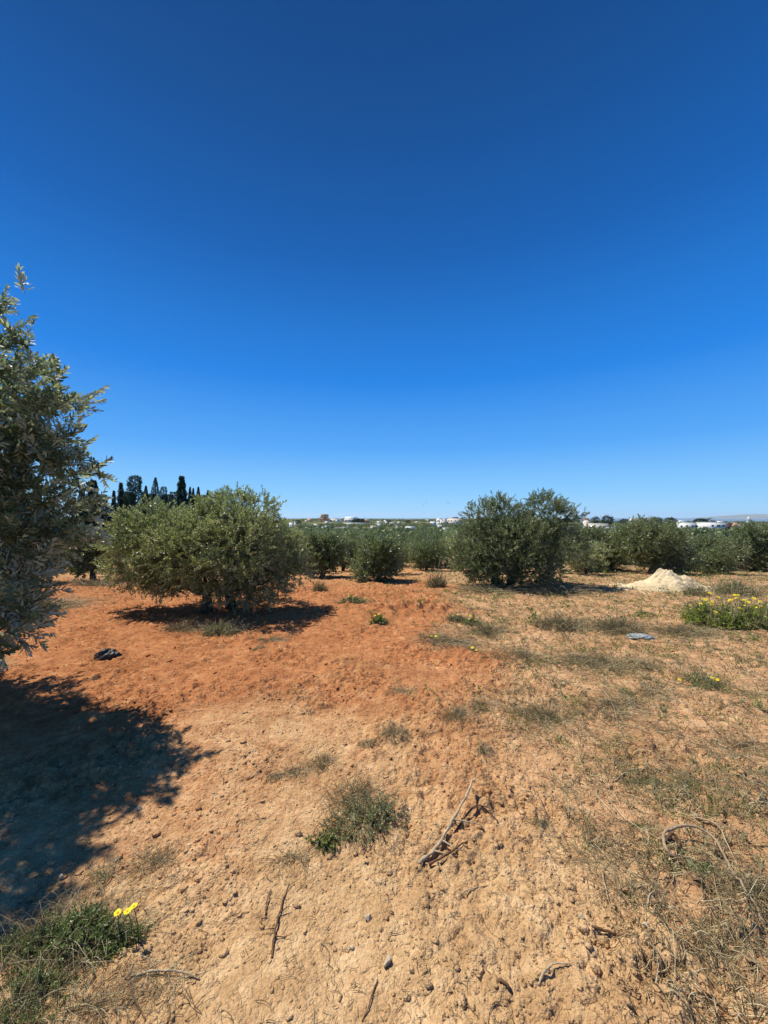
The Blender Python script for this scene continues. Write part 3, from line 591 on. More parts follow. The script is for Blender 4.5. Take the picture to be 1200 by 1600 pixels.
for px, w_, yt, c_, lb in [(983, 5, 809.5, 'white', 'tiny white house on the skyline between two dark trees'), (1012, 5, 809, 'white', 'tiny white tower block above the tallest right-row olive'), (990, 4, 810.5, 'brick', 'tiny reddish house on the right skyline'), (602, 7, 815, 'cream', 'small cream house at the centre of the skyline'), (620, 8, 815.5, 'white', 'tiny white house right of the small dark tree'), (648, 6, 815, 'cream', 'tiny cream house right of the tallest small skyline tree'), (573, 5, 812.5, 'white', 'tiny white house right of the low wide tree')]:
    house(px, px + w_, yt, 818, 600, lb, c_, [(.3, .6, .15, .2), (.7, .6, .15, .2)])
rb_ = np.random.default_rng(88)
for i in range(18):
    px = rb_.uniform(455, 705); yt = rb_.uniform(814, 826); house(px, px + rb_.uniform(4, 11), yt, yt + rb_.uniform(2.5, 4), float(np.interp(yt, [814, 826], [560, 260])), 'tiny pale building scattered among the far groves between the two main olive trees', ['white', 'cream', 'white', 'grey_wall'][i % 4], [(.3, .55, .12, .3), (.7, .55, .12, .3)], group='scattered pale buildings in the far groves')
for i in range(14):
    px = rb_.choice([rb_.uniform(466, 600), rb_.uniform(655, 700)]); yt = rb_.uniform(809.5, 813); house(px, px + rb_.uniform(4, 9), yt, yt + rb_.uniform(3, 5), rb_.uniform(560, 700), 'tiny pale town house on the far skyline between the two main olive trees', ['white', 'cream', 'white', 'cream', 'brick'][i % 5], [(.3, .55, .12, .3), (.7, .55, .12, .3)], group='town houses on the far skyline')
# orange construction
def construction():
    d = 640; x0, x1 = (495.5 - CX) / F * d, (509.5 - CX) / F * d; zt = CZ + (HY - 803.5) / F * d; zb = float(gz(x0, d)); base = Vector(((x0 + x1) / 2, d, zb)); t = empty('construction_building', base); W = x1 - x0; n = 4; h = (zt - zb) / n
    for i in range(n):
        ins = 0 if i < 3 else W * .38; sl = MB(); sl.box(x0 + ins, x1 + .3, d - .3, d + 10, zb + i * h + h - .35, zb + i * h + h); sl.build('floor_slab', M['white'] if i > 1 else M['brick'], t, loc=base)
        wl_ = MB(); wl_.box(x0 + ins + (.0 if i % 2 else W * .3), x1, d + 1.2, d + 9, zb + i * h - (.8 if i == 0 else -.003), zb + i * h + h - .353); wl_.build('wall', M['brick'], t, loc=base)
        for k in range(4): cm = MB(); u = x0 + ins + .3 + (W - ins - .8) * k / 3; cm.box(u, u + .45, d, d + .45, zb + i * h - (.8 if i == 0 else -.003), zb + i * h + h - .353); cm.build('column', M['brick'], t, loc=base)
    t.rotation_euler.z = math.radians(-30)
    tag(t, 'unfinished orange building with open floors on the left skyline', 'building', 'buildings on the skyline')
construction()
# white tower with a slanted cap
def tower():
    d = 600; x = (1170 - CX) / F * d; zb = float(gz(x, d)); zt = CZ + (HY - 812) / F * d; base = Vector((x, d, zb)); t = empty('white_tower', base)
    mb = MB(); mb.box(x - 2, x + 2, d - 2, d + 2, zb - 1, zt); mb.build('shaft', M['white'], t, loc=base)
    g_ = MB(); g_.box(x - 2.8, x + 2.8, d - 2.8, d + 2.8, zt + .003, zt + .5); g_.build('gallery', M['white'], t, loc=base)
    c_ = MB(); c_.add([(x - 1.6, d - 1.6, zt + .5), (x + 2, d - 1.6, zt + .5), (x + 2, d + 1.6, zt + .5), (x - 1.6, d + 1.6, zt + .5), (x - .8, d, zt + 4.6)], [(0, 1, 4), (1, 2, 4), (2, 3, 4), (3, 0, 4)], [(0, 3, 2, 1)]); c_.build('cap', M['white'], t, loc=base)
    tag(t, 'white pointed tower against the sea near the right edge', 'tower')
tower()
for i, (px, py, lb) in enumerate([(662, 789.5, 'tiny dark bird in the sky, lower one of the left pair'), (666, 785.5, 'tiny dark bird in the sky, upper one of the left pair'), (698, 785.5, 'tiny dark bird in the sky, left one of the right pair'), (702, 786, 'tiny dark bird in the sky, right one of the right pair')]):
    p = P(px, py, 70); a = .5 + i; L = .09; mb = MB(); s_ = np.linspace(-1, 1, 7)
    mb.tube(np.stack([p[0] + .13 * s_, p[1] + 0 * s_, p[2] + 0 * s_], -1), np.array([.004, .02, .03, .032, .028, .015, .006]), 6)
    for sy in (-1, 1): mb.add([p + (.05, 0, .01), p + (-.05, 0, .01), p + (-.06, sy * .16, .07), p + (-.03, sy * .30, .03), p + (.03, sy * .15, .08)], [(2, 3, 4)], [(0, 1, 2, 4)])
    mb.build('bird', M['bird'], loc=p); tag(bpy.context.scene.objects[mb and C.objects[-1].name], lb, 'bird', 'birds in the sky')

# ------------------------------------------------------------------ sand heap, litter
def sand_heap():
    b = G(1056, 922); R = 62 / F * b[1]; n, k = 60, 110; rr = np.linspace(0, 1.9, n)[1:] * R; an = np.linspace(0, 2 * np.pi, k, endpoint=False); RR, AA = np.meshgrid(rr, an, indexing='ij')
    X = b[0] + RR * np.cos(AA) * 1.0; Y = b[1] + .25 + RR * np.sin(AA) * .75; q = RR / R
    hgt = .40 * np.clip(1 - q * .93, 0, 1) ** 1.15 + .10 * np.clip(1 - q / 1.9, 0, 1) * (1 + 1.5 * noise(X / .4, Y / .4, 15)); hgt = hgt * (1 + .26 * noise(X / .28, Y / .28, 16) + .16 * noise(X / .09, Y / .09, 17)) + .05 * np.exp(-((X - b[0] + 1.05 * R) ** 2 / .12 + (Y - b[1]) ** 2 / .12))
    Z = gz(X, Y) - .03 + hgt - .06 * (q > 1.75) + .022 * fbm(X / .07, Y / .07, 18, 3)
    V = np.concatenate([np.stack([X, Y, Z], -1).reshape(-1, 3), [(b[0], b[1] + .25, float(gz(b[0], b[1])) + .41)]]); m_ = n - 1
    i = np.arange(m_ - 1)[:, None] * k; j = np.arange(k)[None]; j2 = (j + 1) % k; f4 = np.stack([i + j, i + k + j, i + k + j2, i + j2], -1).reshape(-1, 4); jj = np.arange(k)
    o = mesh('sand_heap', V, [np.stack([np.full(k, m_ * k), jj, (jj + 1) % k], -1), f4], M['sand'], smooth=True, loc=b); tag(o, 'pale yellow heap of sand at the right edge of the clearing', 'sand heap')
sand_heap()
def crumple(name, px, py, wpx, hpx, dep, mat, label, cat, seed):
    b = G(px, py); W = wpx / F * b[1] / 2; H = hpx / F * b[1]; r = np.random.default_rng(seed); n, k = 22, 40; th = np.linspace(.02, np.pi / 2 + .3, n); an = np.linspace(0, 2 * np.pi, k, endpoint=False); T, A = np.meshgrid(th, an, indexing='ij')
    f = 1 + .28 * noise(np.cos(A) * 2 + 5 + T * 2, np.sin(A) * 2 + seed, 4) + .2 * noise(np.cos(A) * 5 + T * 4, np.sin(A) * 5, seed) + .12 * noise(np.cos(A) * 11 + T * 9, np.sin(A) * 11, seed + 2)
    X = b[0] + W * np.sin(T) * np.cos(A) * f; Y = b[1] + dep * np.sin(T) * np.sin(A) * f; Z = b[2] + H * np.cos(T) * np.clip(f, .7, 1.25)
    i = np.arange(n - 1)[:, None] * k; j = np.arange(k)[None]; j2 = (j + 1) % k; f4 = np.stack([i + j, i + k + j, i + k + j2, i + j2], -1).reshape(-1, 4)
    V = np.concatenate([np.stack([X, Y, Z], -1).reshape(-1, 3), [(b[0], b[1], b[2] + H)]]); jj = np.arange(k)
    tag(mesh(name, V, [np.stack([np.full(k, n * k), jj, (jj + 1) % k], -1), f4], mat, loc=b), label, cat)
M['bag'] = plain('black_plastic', [(.35, (.012, .012, .013)), (.62, (.03, .028, .028)), (.75, (.12, .10, .12))], 14, .55, .35)
M['film'] = plain('pale_blue_plastic', [(.3, (.22, .24, .23)), (.7, (.40, .43, .42))], 14, .4, .5)
crumple('plastic_bag', 168, 1030, 36, 13, .10, M['bag'], 'crumpled black plastic bag lying on the red soil at left', 'bag', 3)
crumple('plastic_sheet', 1000, 998, 40, 3, .10, M['film'], 'flattened scrap of pale bluish plastic among dry weeds at right', 'plastic scrap', 8)

def rock_tmpl(r, sub=1):
    import bmesh
    bm = bmesh.new(); bmesh.ops.create_icosphere(bm, subdivisions=sub, radius=1); V = np.array([v.co[:] for v in bm.verts]); Fc = np.array([[v.index for v in f.verts] for f in bm.faces]); bm.free()
    s = r.uniform(.55, 1.25, 3); s[2] *= .75; V = V * s
    for _ in range(8):
        d = r.normal(size=3); d /= np.linalg.norm(d); lim = r.uniform(.3, .7); pr = V @ d; V = V - np.clip(pr - lim, 0, None)[:, None] * d
    return V * (1 + r.uniform(-.14, .14, (len(V), 1))), Fc
def stone(px, py, w, mat, label, seed, name='stone'):
    b = G(px, py); r = np.random.default_rng(seed); V, Fc = rock_tmpl(r, 3); R = w / F * b[1] / 2; V = V * R + np.array(b) + (0, 0, R * .3)
    tag(mesh(name, V, [Fc], M[mat], loc=b), label, 'stone', 'loose pale stones')
stone(606, 1497, 20, 'stone', 'pale wedge-shaped stone at the bottom centre', 1)
stone(217, 1264, 11, 'stone', 'pale stone at the rim of the big tree shadow', 2)
stone(182, 1344, 9, 'stone', 'small white stone between shadow and dry weeds', 3)
stone(576, 1430, 12, 'stone', 'whitish stone in bare soil left of the bottom centre', 4)
stone(549, 1470, 9, 'stone', 'small elongated white stone left of the wedge-shaped one', 5)
stone(909, 1446, 14, 'stone', 'rounded yellowish stone among straw at the lower right', 6)
stone(1086, 1277, 12, 'stone', 'white stone above the curled root', 7)
stone(880, 1488, 9, 'stone', 'tiny pale stone below the dry straw', 8)
stone(1010, 1462, 11, 'stone', 'pale stone right of the dark forked stick', 9)
stone(97, 1365, 11, 'stone', 'grey-white stone on the leafy patch edge at lower left', 10)
stone(1141, 962, 30 * .5, 'stone', 'pale stone among the yellow flowers', 11)

def scatter_rocks():
    r = np.random.default_rng(23); N = 38000; d = .95 * np.exp(r.random(N) * math.log(13 / .95)); x = r.uniform(-1.12, 1.12, N) * d
    cl = noise(x / .5, d / .5, 90); keep = (cl > -.15) | (r.random(N) < .3); calm = (np.abs(x - .05) < .7) & (d < 2) ; keep &= ~calm | (r.random(N) < .5); x, d = x[keep], d[keep]; n = len(x)
    size = np.maximum(r.lognormal(math.log(.0058), .6, n), d * .0016); size = np.minimum(size, .026 + .002 * d); z = gh(x, d); Vs, Fs, As, c = [], [], [], 0; T = [rock_tmpl(r) for _ in range(12)]; pick = r.integers(0, 12, n)
    for ti, (tv, tf) in enumerate(T):
        s = pick == ti; k = int(s.sum()); a = r.uniform(0, 6.28, k); ca, sa = np.cos(a), np.sin(a); S = size[s]
        X = (tv[None, :, 0] * ca[:, None] - tv[None, :, 1] * sa[:, None]) * S[:, None] + x[s][:, None]; Y = (tv[None, :, 0] * sa[:, None] + tv[None, :, 1] * ca[:, None]) * S[:, None] + d[s][:, None]; Z = tv[None, :, 2] * S[:, None] * .62 + (z[s] + S * .04)[:, None]
        Vs.append(np.stack([X, Y, Z], -1).reshape(-1, 3)); Fs.append((tf[None] + (np.arange(k) * len(tv))[:, None, None] + c).reshape(-1, 3)); c += k * len(tv)
    V = np.concatenate(Vs); rd, dr, fr = zones(V[:, 0], V[:, 1])
    tag(mesh('soil_clods', V, [np.concatenate(Fs)], M['soil'], attr={'red': rd, 'dry': dr, 'far': fr}), 'loose clods and crumbs of tilled soil strewn over the ground', 'soil clods', kind='stuff')
scatter_rocks()

# ------------------------------------------------------------------ dry stalks, grass
def ribbons(n, x, y, L, lift, wid, r, seg=4, curl=.6, zoff=.004, updir=None):
    """curved thin stalks lying on or rising from the ground: V, f4, rnd"""
    a = r.uniform(0, 2 * np.pi, n); t = np.linspace(0, 1, seg + 1)[None]; bend = r.normal(0, curl, n)[:, None]; ang = a[:, None] + bend * t
    dx = np.cumsum(np.cos(ang), 1) / (seg + 1) * L[:, None]; dy = np.cumsum(np.sin(ang), 1) / (seg + 1) * L[:, None]
    X = x[:, None] + dx; Y = y[:, None] + dy; Z = gh(X.ravel(), Y.ravel()).reshape(X.shape) + zoff + lift[:, None] * np.sin(t * r.uniform(1.2, 3.1, n)[:, None])
    pts = np.stack([X, Y, Z], -1); tan = np.gradient(pts, axis=1); tan /= np.linalg.norm(tan, axis=2)[..., None] + 1e-9
    u = np.cross(tan, (0, 0, 1.)); u /= np.linalg.norm(u, axis=2)[..., None] + 1e-9; v = np.cross(u, tan); w = wid[:, None, None] * (1 - .6 * t[..., None]); Q = [pts + u * w, pts - u * w * .5 + v * w * .85, pts - u * w * .5 - v * w * .85]
    V = np.stack(Q, 2).reshape(-1, 3); k = seg + 1; base = (np.arange(n) * k * 3)[:, None, None] + (np.arange(seg) * 3)[None, :, None]; j = np.arange(3)[None, None]; j2 = (j + 1) % 3
    f = np.stack([base + j, base + j2, base + 3 + j2, base + 3 + j], -1).reshape(-1, 4); return V, f, np.repeat(r.random(n), k * 3)
def scatter(name, N, dens, L, lift, wid, mat, label, cat, seed, dmin=.95, dmax=14, curl=.6, power=1.0):
    r = np.random.default_rng(seed); d = dmin * np.exp(r.random(N) ** power * math.log(dmax / dmin)); x = r.uniform(-1.12, 1.12, N) * d
    keep = r.random(N) < dens(x, d); x, d = x[keep], d[keep]; n = len(x); LL = r.lognormal(math.log(L), .5, n); li = np.abs(r.normal(0, lift, n)); w = np.maximum(wid * r.uniform(.6, 1.5, n), d * .0006)
    V, f, A = ribbons(n, x, d, LL, li, w, r, curl=curl); tag(mesh(name, V, [f], M[mat], attr={'rnd': A}), label, cat, kind='stuff')
def clus(x, y, s, sc_=.25, th=.0): return sm((noise(x / sc_, y / sc_, s) + .5 * noise(x / (sc_ * 3), y / (sc_ * 3), s + 1) - th) / .25)
scatter('dry_stalks', 90000, lambda x, y: zones(x, y)[1] * (.12 + .88 * clus(x, y, 101)), .08, .018, .0016, 'straw', 'dry broken stalks matted over the ground on the right side', 'dry stalks', 61, curl=.9)
scatter('long_stalks', 5200, lambda x, y: zones(x, y)[1] * (.15 + .85 * clus(x, y, 161, .4)), .17, .02, .0022, 'straw', 'long pale broken stalks strewn over the weedy right side', 'dry stalks', 66, curl=.8)
scatter('dead_twigs', 8000, lambda x, y: .10 + .5 * clus(x, y, 111, .35, .1), .05, .006, .0013, 'twig', 'short dark dead twigs scattered over the bare soil', 'dead twigs', 62, curl=.7)
scatter('grass_blades', 90000, lambda x, y: (zones(x, y)[1] * .8 + .25 * sm((y - 5.5) / 3)) * clus(x, y, 121, .3, .12), .055, .028, .0016, 'grass_mix', 'thin green and yellowing grass growing in patches', 'grass', 63, dmin=1.5, dmax=17, power=.75)
scatter('straw_bits', 12000, lambda x, y: .3 + .4 * clus(x, y, 131, .5), .022, .003, .0011, 'straw', 'pale chips of straw lying on the soil', 'straw', 64)

# ------------------------------------------------------------------ weeds
T_herb = [leaves_template(r0, 9, .05, .022, .010, spread=75, bend=.5, stem=False) for _ in range(6)]
def herbs(name, N, dens, mat, label, cat, seed, dmin, dmax, power, s0):
    r = np.random.default_rng(seed); d = dmin * np.exp(r.random(N) ** power * math.log(dmax / dmin)); x = r.uniform(-1.12, 1.12, N) * d; k = r.random(N) < dens(x, d); x, d = x[k], d[k]; n = len(x)
    dirs = r.normal(size=(n, 3)) * .8; dirs[:, 2] = np.abs(dirs[:, 2]) + .3
    V, f, A = place(T_herb, np.stack([x, d, gh(x, d) + r.random(n) * .012], -1), dirs, s0 * r.lognormal(0, .35, n) * (1 + d * .05), r); tag(mesh(name, V, [f], M[mat], attr={'rnd': A}), label, cat, kind='stuff')
herbs('ground_herbs', 42000, lambda x, y: (zones(x, y)[1] * .9 + .35 * sm((y - 5) / 2.5)) * clus(x, y, 141, .22, .16) * (.35 + .65 * sm((y - 2.5) / 3)), 'weed_grey', 'small dusty herbs creeping among the dry stalks', 'ground herbs', 71, 1.5, 17, .7, .6)
herbs('green_herbs', 30000, lambda x, y: (zones(x, y)[1] * .6 + .9 * sm((y - 5) / 2) * sm((x + 1.5) / 2)) * clus(x, y, 151, .3, .26), 'weed_fresh', 'small yellow-green herbs in scattered patches on the open soil', 'ground herbs', 72, 2.6, 17, .55, .9)
T_weed = [leaves_template(r0, 20, .13, .026, .010, spread=70, bend=.4, near=True) for _ in range(5)]
T_broad = [leaves_template(r0, 14, .09, .036, .022, spread=75, bend=.3, near=True) for _ in range(5)]
T_fine = [leaves_template(r0, 22, .14, .014, .004, spread=60, bend=.5) for _ in range(5)]
def flower(parent, p, base, R, r):
    k = 11; mb = MB(); tilt = Vector((r.uniform(-.5, .2), r.uniform(-.7, .1), 1)).normalized(); n = np.array(tilt); u = np.cross(n, (1, 0, 0)); u /= np.linalg.norm(u); v = np.cross(n, u)
    for i in range(k):
        a = i * 2 * math.pi / k; d = u * math.cos(a) + v * math.sin(a); s = -u * math.sin(a) + v * math.cos(a); w = R * .24
        mb.add([p + d * R * .2 - s * w * .5, p + d * R * .2 + s * w * .5, p + d * R * .75 + s * w + n * R * .12, p + d * R + n * R * .08, p + d * R * .75 - s * w + n * R * .12], (), [(0, 1, 2, 4)], r.random()); mb.f3.append(np.array([(4, 2, 3)]) + mb.n - 5)
    f = mb.build('flower', M['petal'], parent, loc=base); e = MB(); an = np.arange(8) * math.pi / 4; V = [p + (u * math.cos(a) + v * math.sin(a)) * R * .26 + n * .0015 for a in an] + [p + n * R * .22]
    e.add(V, [(i, (i + 1) % 8, 8) for i in range(8)]); e.build('eye', M['flower_eye'], f, loc=base)
def weed(px, py, wpx, hpx, kind, label, seed, n=None, flowers=(), name=None, deep=.7, cat='weed', fr=.02):
    """px,py: foot of the clump at its middle"""
    lo = G(px, py)[1] < 5.5; b = G(px, py - (.32 * hpx if lo else 0)); d = b[1]; W = wpx / F * d / 2; H = hpx / F * d * (.36 if lo else .8); deep = min(1.4, .36 * hpx * d * d / (F * CZ) / W) if lo else deep; r = np.random.default_rng(seed); base = Vector(b); t = empty(name or 'weed_clump', base)
    T, mat, s, up, k = dict(green=(T_weed, 'weed', 1, .7, 80), fresh=(T_broad, 'weed_fresh', 1, .7, 80), lush=(T_weed, 'weed_lush', 1, 1.0, 80), grey=(T_weed, 'weed_grey', 1, .5, 90), dry=(T_fine, 'weed_dry', 1, .15, 90), fine=(T_fine, 'weed', 1, .8, 130), greyfine=(T_fine, 'weed_grey', 1, .35, 130))[kind]
    n = n or int(k * (.5 + W / .12)); n = min(n, 700)
    a = r.uniform(0, 6.28, n); q = r.random(n) ** .6; lump = .75 + .35 * np.sin(a * 3 + seed) * np.sin(a * 2 + 1)
    x = b[0] + np.cos(a) * q * W * lump; y = b[1] + np.sin(a) * q * W * deep * lump; z = gh(x, y) - .004 + r.random(n) * H * .5 * (1 - q)
    dirs = np.stack([np.cos(a) * q * 1.0, np.sin(a) * q, np.full(n, up)], -1) + r.normal(size=(n, 3)) * .75; dirs[:, 2] = np.abs(dirs[:, 2]) * (1 if kind != 'dry' else .5) + .08
    sc_ = np.clip(H / .13, .25, 2.2) * r.uniform(.4, 1.0, n) * (1 - .35 * q)
    V, Fq, A = place(T, np.stack([x, y, z], -1), dirs, sc_, r); mesh('foliage', V, [Fq], M[mat], t, {'rnd': A}, loc=base)
    m_ = max(24, int(n * .7)); aa = r.uniform(0, 6.28, m_); qq = r.random(m_) ** .5; V, f, A = ribbons(m_, b[0] + np.cos(aa) * qq * W * .8, b[1] + np.sin(aa) * qq * W * deep * .8, r.uniform(.5, 1.5, m_) * W * .9, np.abs(r.normal(0, 1, m_)) * H * .55, np.full(m_, max(.0009, d * .0004)), r, curl=1.0)
    mesh('stalks', V, [f], M['straw'], t, {'rnd': A}, loc=base)
    for fx, fy in flowers:
        fd = d + r.uniform(-.3, .3) * W * deep; p = P(fx, fy, fd); stem = MB(); foot = np.array((p[0] + r.uniform(-.02, .02), p[1] + .01, float(gh(np.array([p[0]]), np.array([p[1]]))[0]))); p[2] = max(p[2], foot[2] + .03)
        flower(t, p, base, fr, r); mid = (p + foot) / 2 + r.normal(size=3) * .006; stem.tube([foot, mid, p], [.0022, .0018, .0014], 5, a=.15); stem.build('stem', M['grass_mix'], t, loc=base)
    tag(t, label, cat, 'weed clumps on the tilled soil'); return t
W_ = [(578, 1318, 138, 100, 'grey', 'largest grey-green weed clump left of the bleached branch'), (555, 1262, 90, 60, 'greyfine', 'thin purplish weed just above the largest grey-green clump'), (512, 1330, 64, 56, 'fresh', 'bright green broad-leaved weed on the left of the largest clump'), (548, 1318, 40, 22, 'fresh', 'low bright green leaves between the broad-leaved weed and the largest clump'),
      (452, 1345, 62, 32, 'dry', 'wilted brown weed left of the bright green one'), (615, 1166, 52, 36, 'greyfine', 'dark grey bushy weed in the middle of the clearing'), (572, 1172, 30, 14, 'fine', 'small green weed left of the dark grey bushy one'), (504, 1204, 52, 36, 'greyfine', 'spiky grey-green weed standing left of the dark grey bushy one'),
      (462, 1210, 52, 18, 'greyfine', 'low trailing weed left of the spiky grey-green one'), (757, 1193, 32, 20, 'fine', 'small bright green tuft below the dark green one'), (750, 1122, 44, 32, 'fine', 'dark green tuft right of the centre'), (712, 1142, 60, 34, 'greyfine', 'thin brownish weed left of the dark green tuft'),
      (846, 1140, 92, 50, 'greyfine', 'round grey twiggy weed in the middle of the right half'), (815, 1044, 96, 38, 'dry', 'pale heap of pulled dry grass behind the twiggy weed'), (930, 1052, 110, 42, 'greyfine', 'wide olive-coloured weed right of the pale dry heap'), (1000, 1056, 60, 30, 'greyfine', 'low dusty weed between the wide one and the flowering one'),
      (958, 1115, 100, 26, 'greyfine', 'flat sparse weed below the wide olive-coloured one'), (1000, 1236, 110, 28, 'grey', 'long low mat of pulled weeds at right, left half'), (1090, 1240, 110, 30, 'greyfine', 'long low mat of pulled weeds at right, right half'), (1100, 1380, 90, 45, 'green', 'green weed growing inside the curled root'),
      (1172, 1420, 110, 60, 'greyfine', 'large grey-green mat at the right edge below the curled root'), (935, 1350, 130, 22, 'dry', 'flat pile of dry straw left of the curled root'), (985, 1400, 110, 18, 'dry', 'thin dry weeds below the curled root'), (1130, 1500, 120, 30, 'greyfine', 'sparse trampled weed in the lower right corner'),
      (245, 1352, 80, 34, 'greyfine', 'dry grey weed beside the rim of the big shadow'), (160, 1370, 60, 16, 'grey', 'low weed right at the rim of the big shadow'), (60, 1575, 170, 90, 'green', 'sprawling green weed in the lower left corner'), (20, 1520, 130, 90, 'green', 'green weed at the left edge above the corner'),
      (30, 1612, 180, 60, 'green', 'green weed cut by the bottom edge in the lower left corner'), (150, 1590, 120, 40, 'greyfine', 'dusty weed at the bottom edge right of the corner weeds'), (250, 1535, 110, 30, 'dry', 'heap of dead twigs near the lower left corner'), (628, 1090, 46, 18, 'dry', 'small straw-coloured tuft above the dark grey bushy weed'), (683, 917, 28, 32, 'greyfine', 'grey-brown dry bush in front of the agaves'), (500, 925, 18, 18, 'greyfine', 'small dry bush in front of the dark olive tree'), (345, 990, 70, 24, 'grey', 'grass and weeds at the foot of the broad olive tree'),
      (290, 985, 60, 16, 'greyfine', 'low dry grass at the left rim of the broad tree shadow'), (425, 1008, 40, 12, 'greyfine', 'faint low tuft on the red soil right of the broad tree shadow'), (405, 1020, 20, 8, 'fine', 'tiny green tuft on the red soil'), (1020, 1100, 90, 22, 'dry', 'strip of dry weeds left of the yellow-flowered plant'),
      (880, 985, 80, 24, 'greyfine', 'low weeds in front of the double-domed olive tree on the right'), (760, 990, 60, 16, 'greyfine', 'sparse weeds below the yellow-flowered tufts'), (960, 985, 90, 24, 'greyfine', 'dull weeds left of the bluish plastic scrap'), (1070, 1000, 90, 28, 'greyfine', 'dull weeds right of the bluish plastic scrap'),
      (940, 892, 60, 16, 'dry', 'brown dry scrub under the leaning olive trunk'), (1088, 893, 60, 20, 'dry', 'brown dry scrub left below the white house olive'), (1148, 892, 56, 28, 'dry', 'tall brown scrub before the rightmost olive'), (860, 926, 90, 14, 'fine', 'greenish fringe of grass at the foot of the double-domed olive tree, right side'), (765, 925, 80, 12, 'fine', 'greenish fringe of grass at the foot of the double-domed olive tree, left side'),
      (70, 950, 110, 14, 'greyfine', 'thin grass in front of the shaded left olives'), (150, 915, 60, 12, 'dry', 'dry grass at the foot of the deep green olive tree'), (1165, 1170, 90, 24, 'greyfine', 'sparse weed at the right edge of the clearing'), (700, 1010, 90, 14, 'greyfine', 'low flat weed right of the centre heap'), (430, 1215, 30, 10, 'greyfine', 'tiny dry wisp left of the trailing weed'),
      (1000, 1295, 50, 12, 'green', 'small green patch left of the white stone above the root'), (845, 1295, 36, 8, 'fine', 'tiny green sprout left of the dry straw pile'), (880, 1235, 60, 12, 'dry', 'wisps of straw above the dry pile')]
for i, (px, py, w, h, k, lb) in enumerate(W_): weed(px, py, w, h, k, lb, 400 + i)
weed(120, 1500, 200, 110, 'green', 'leafy green weed with three yellow flowers at lower left', 460, flowers=[(184, 1426), (199, 1424), (209, 1416)], n=640, fr=.015)
weed(1098, 1082, 62, 44, 'green', 'dark green weed with four yellow flowers at right', 461, flowers=[(1084, 1069), (1112, 1075), (1121, 1062), (1062, 1062)], n=190, fr=.018)
weed(592, 978, 26, 20, 'fresh', 'small weed topped by yellow flowers on the centre heap', 462, flowers=[(586, 962), (592, 960), (598, 965), (590, 970)], fr=.022)
weed(738, 976, 26, 18, 'green', 'small weed with bright yellow flowers right of the centre heap', 463, flowers=[(735, 962), (740, 965), (733, 967), (743, 969)], fr=.024)
weed(712, 972, 28, 14, 'grey', 'grey little bush with pale yellow flowers left of the bright one', 464, flowers=[(708, 962), (715, 960)], fr=.02)
weed(676, 1004, 26, 12, 'green', 'flat weed with two yellow flowers below the centre heap', 465, flowers=[(674, 997), (681, 999)], fr=.02)
weed(742, 1024, 26, 12, 'green', 'flat weed with yellow flowers beside the pale dry heap', 466, flowers=[(738, 1016), (744, 1018)], fr=.02)
weed(550, 948, 44, 18, 'fresh', 'yellow-green grass tuft in the middle distance', 467, flowers=[(545, 932), (556, 930), (570, 934)], fr=.016)
fl = [(1122, 933), (1140, 939), (1150, 935), (1148, 930), (1162, 938), (1170, 941), (1108, 942), (1118, 956), (1134, 967), (1148, 966), (1141, 970), (1110, 966), (1165, 958), (1175, 960), (1185, 955), (1192, 962), (1130, 945), (1178, 935), (1095, 943), (1103, 951), (1155, 950), (1188, 940), (1125, 972), (1170, 972)]
rf = np.random.default_rng(66)
fl += [(rf.uniform(1085, 1205), 926 + 42 * rf.random()) for _ in range(22)]
bank = [(1102, 975, 46, 42, 'leftmost yellow-flowered plant of the green bank at right'), (1132, 980, 52, 46, 'yellow-flowered plant second from the left in the green bank'), (1166, 980, 56, 48, 'yellow-flowered plant second from the right in the green bank'), (1198, 976, 50, 44, 'rightmost yellow-flowered plant of the green bank, cut by the photo edge')]
for i, (px, py, w, h, lb) in enumerate(bank): weed(px, py, w * 1.1, h * 1.35, 'lush', lb, 470 + i, n=420, flowers=[f for f in fl if min(range(4), key=lambda q: abs(bank[q][0] - f[0])) == i], name='daisy_plant', cat='flowering plant', fr=.032)
weed(1150, 928, 70, 26, 'grey', 'tall grey weeds behind the flowering bank', 475); weed(1090, 930, 40, 18, 'grey', 'grey weeds at the right foot of the sand heap', 476)
for i, (px, py, s) in enumerate([(672, 888, 1), (685, 889, 1.1), (698, 888, .9), (660, 887, .8)]):
    b = G(px, py); t = MB(); r = np.random.default_rng(480 + i)
    for k in range(26):
        a = k * 2.4; el = .35 + .95 * (k / 26); L = .42 * s * r.uniform(.8, 1.1); d = np.array((math.cos(a) * math.cos(el), math.sin(a) * math.cos(el), math.sin(el))); sd_ = np.cross(d, (0, 0, 1)); sd_ /= np.linalg.norm(sd_); p = np.array(b); up_ = np.cross(sd_, d); w = .035
        t.add([p - sd_ * w, p + sd_ * w, p + d * L * .5 + sd_ * w * 1.3 + up_ * .02, p + d * L * .5 - sd_ * w * 1.3 + up_ * .02, p + d * L, p + d * L * .5 - up_ * .02], [(3, 2, 4), (2, 5, 4), (5, 3, 4)], [(0, 1, 2, 3), (0, 3, 5, 5)][:1], r.random())
    o = t.build('agave_plant', M['agave'], loc=b); tag(o, ['grey-green agave second from the left', 'tallest grey-green agave', 'rightmost grey-green agave', 'leftmost small grey-green agave'][i] + ' of the cluster in the gap of the olives', 'plant', 'agaves behind the clearing')
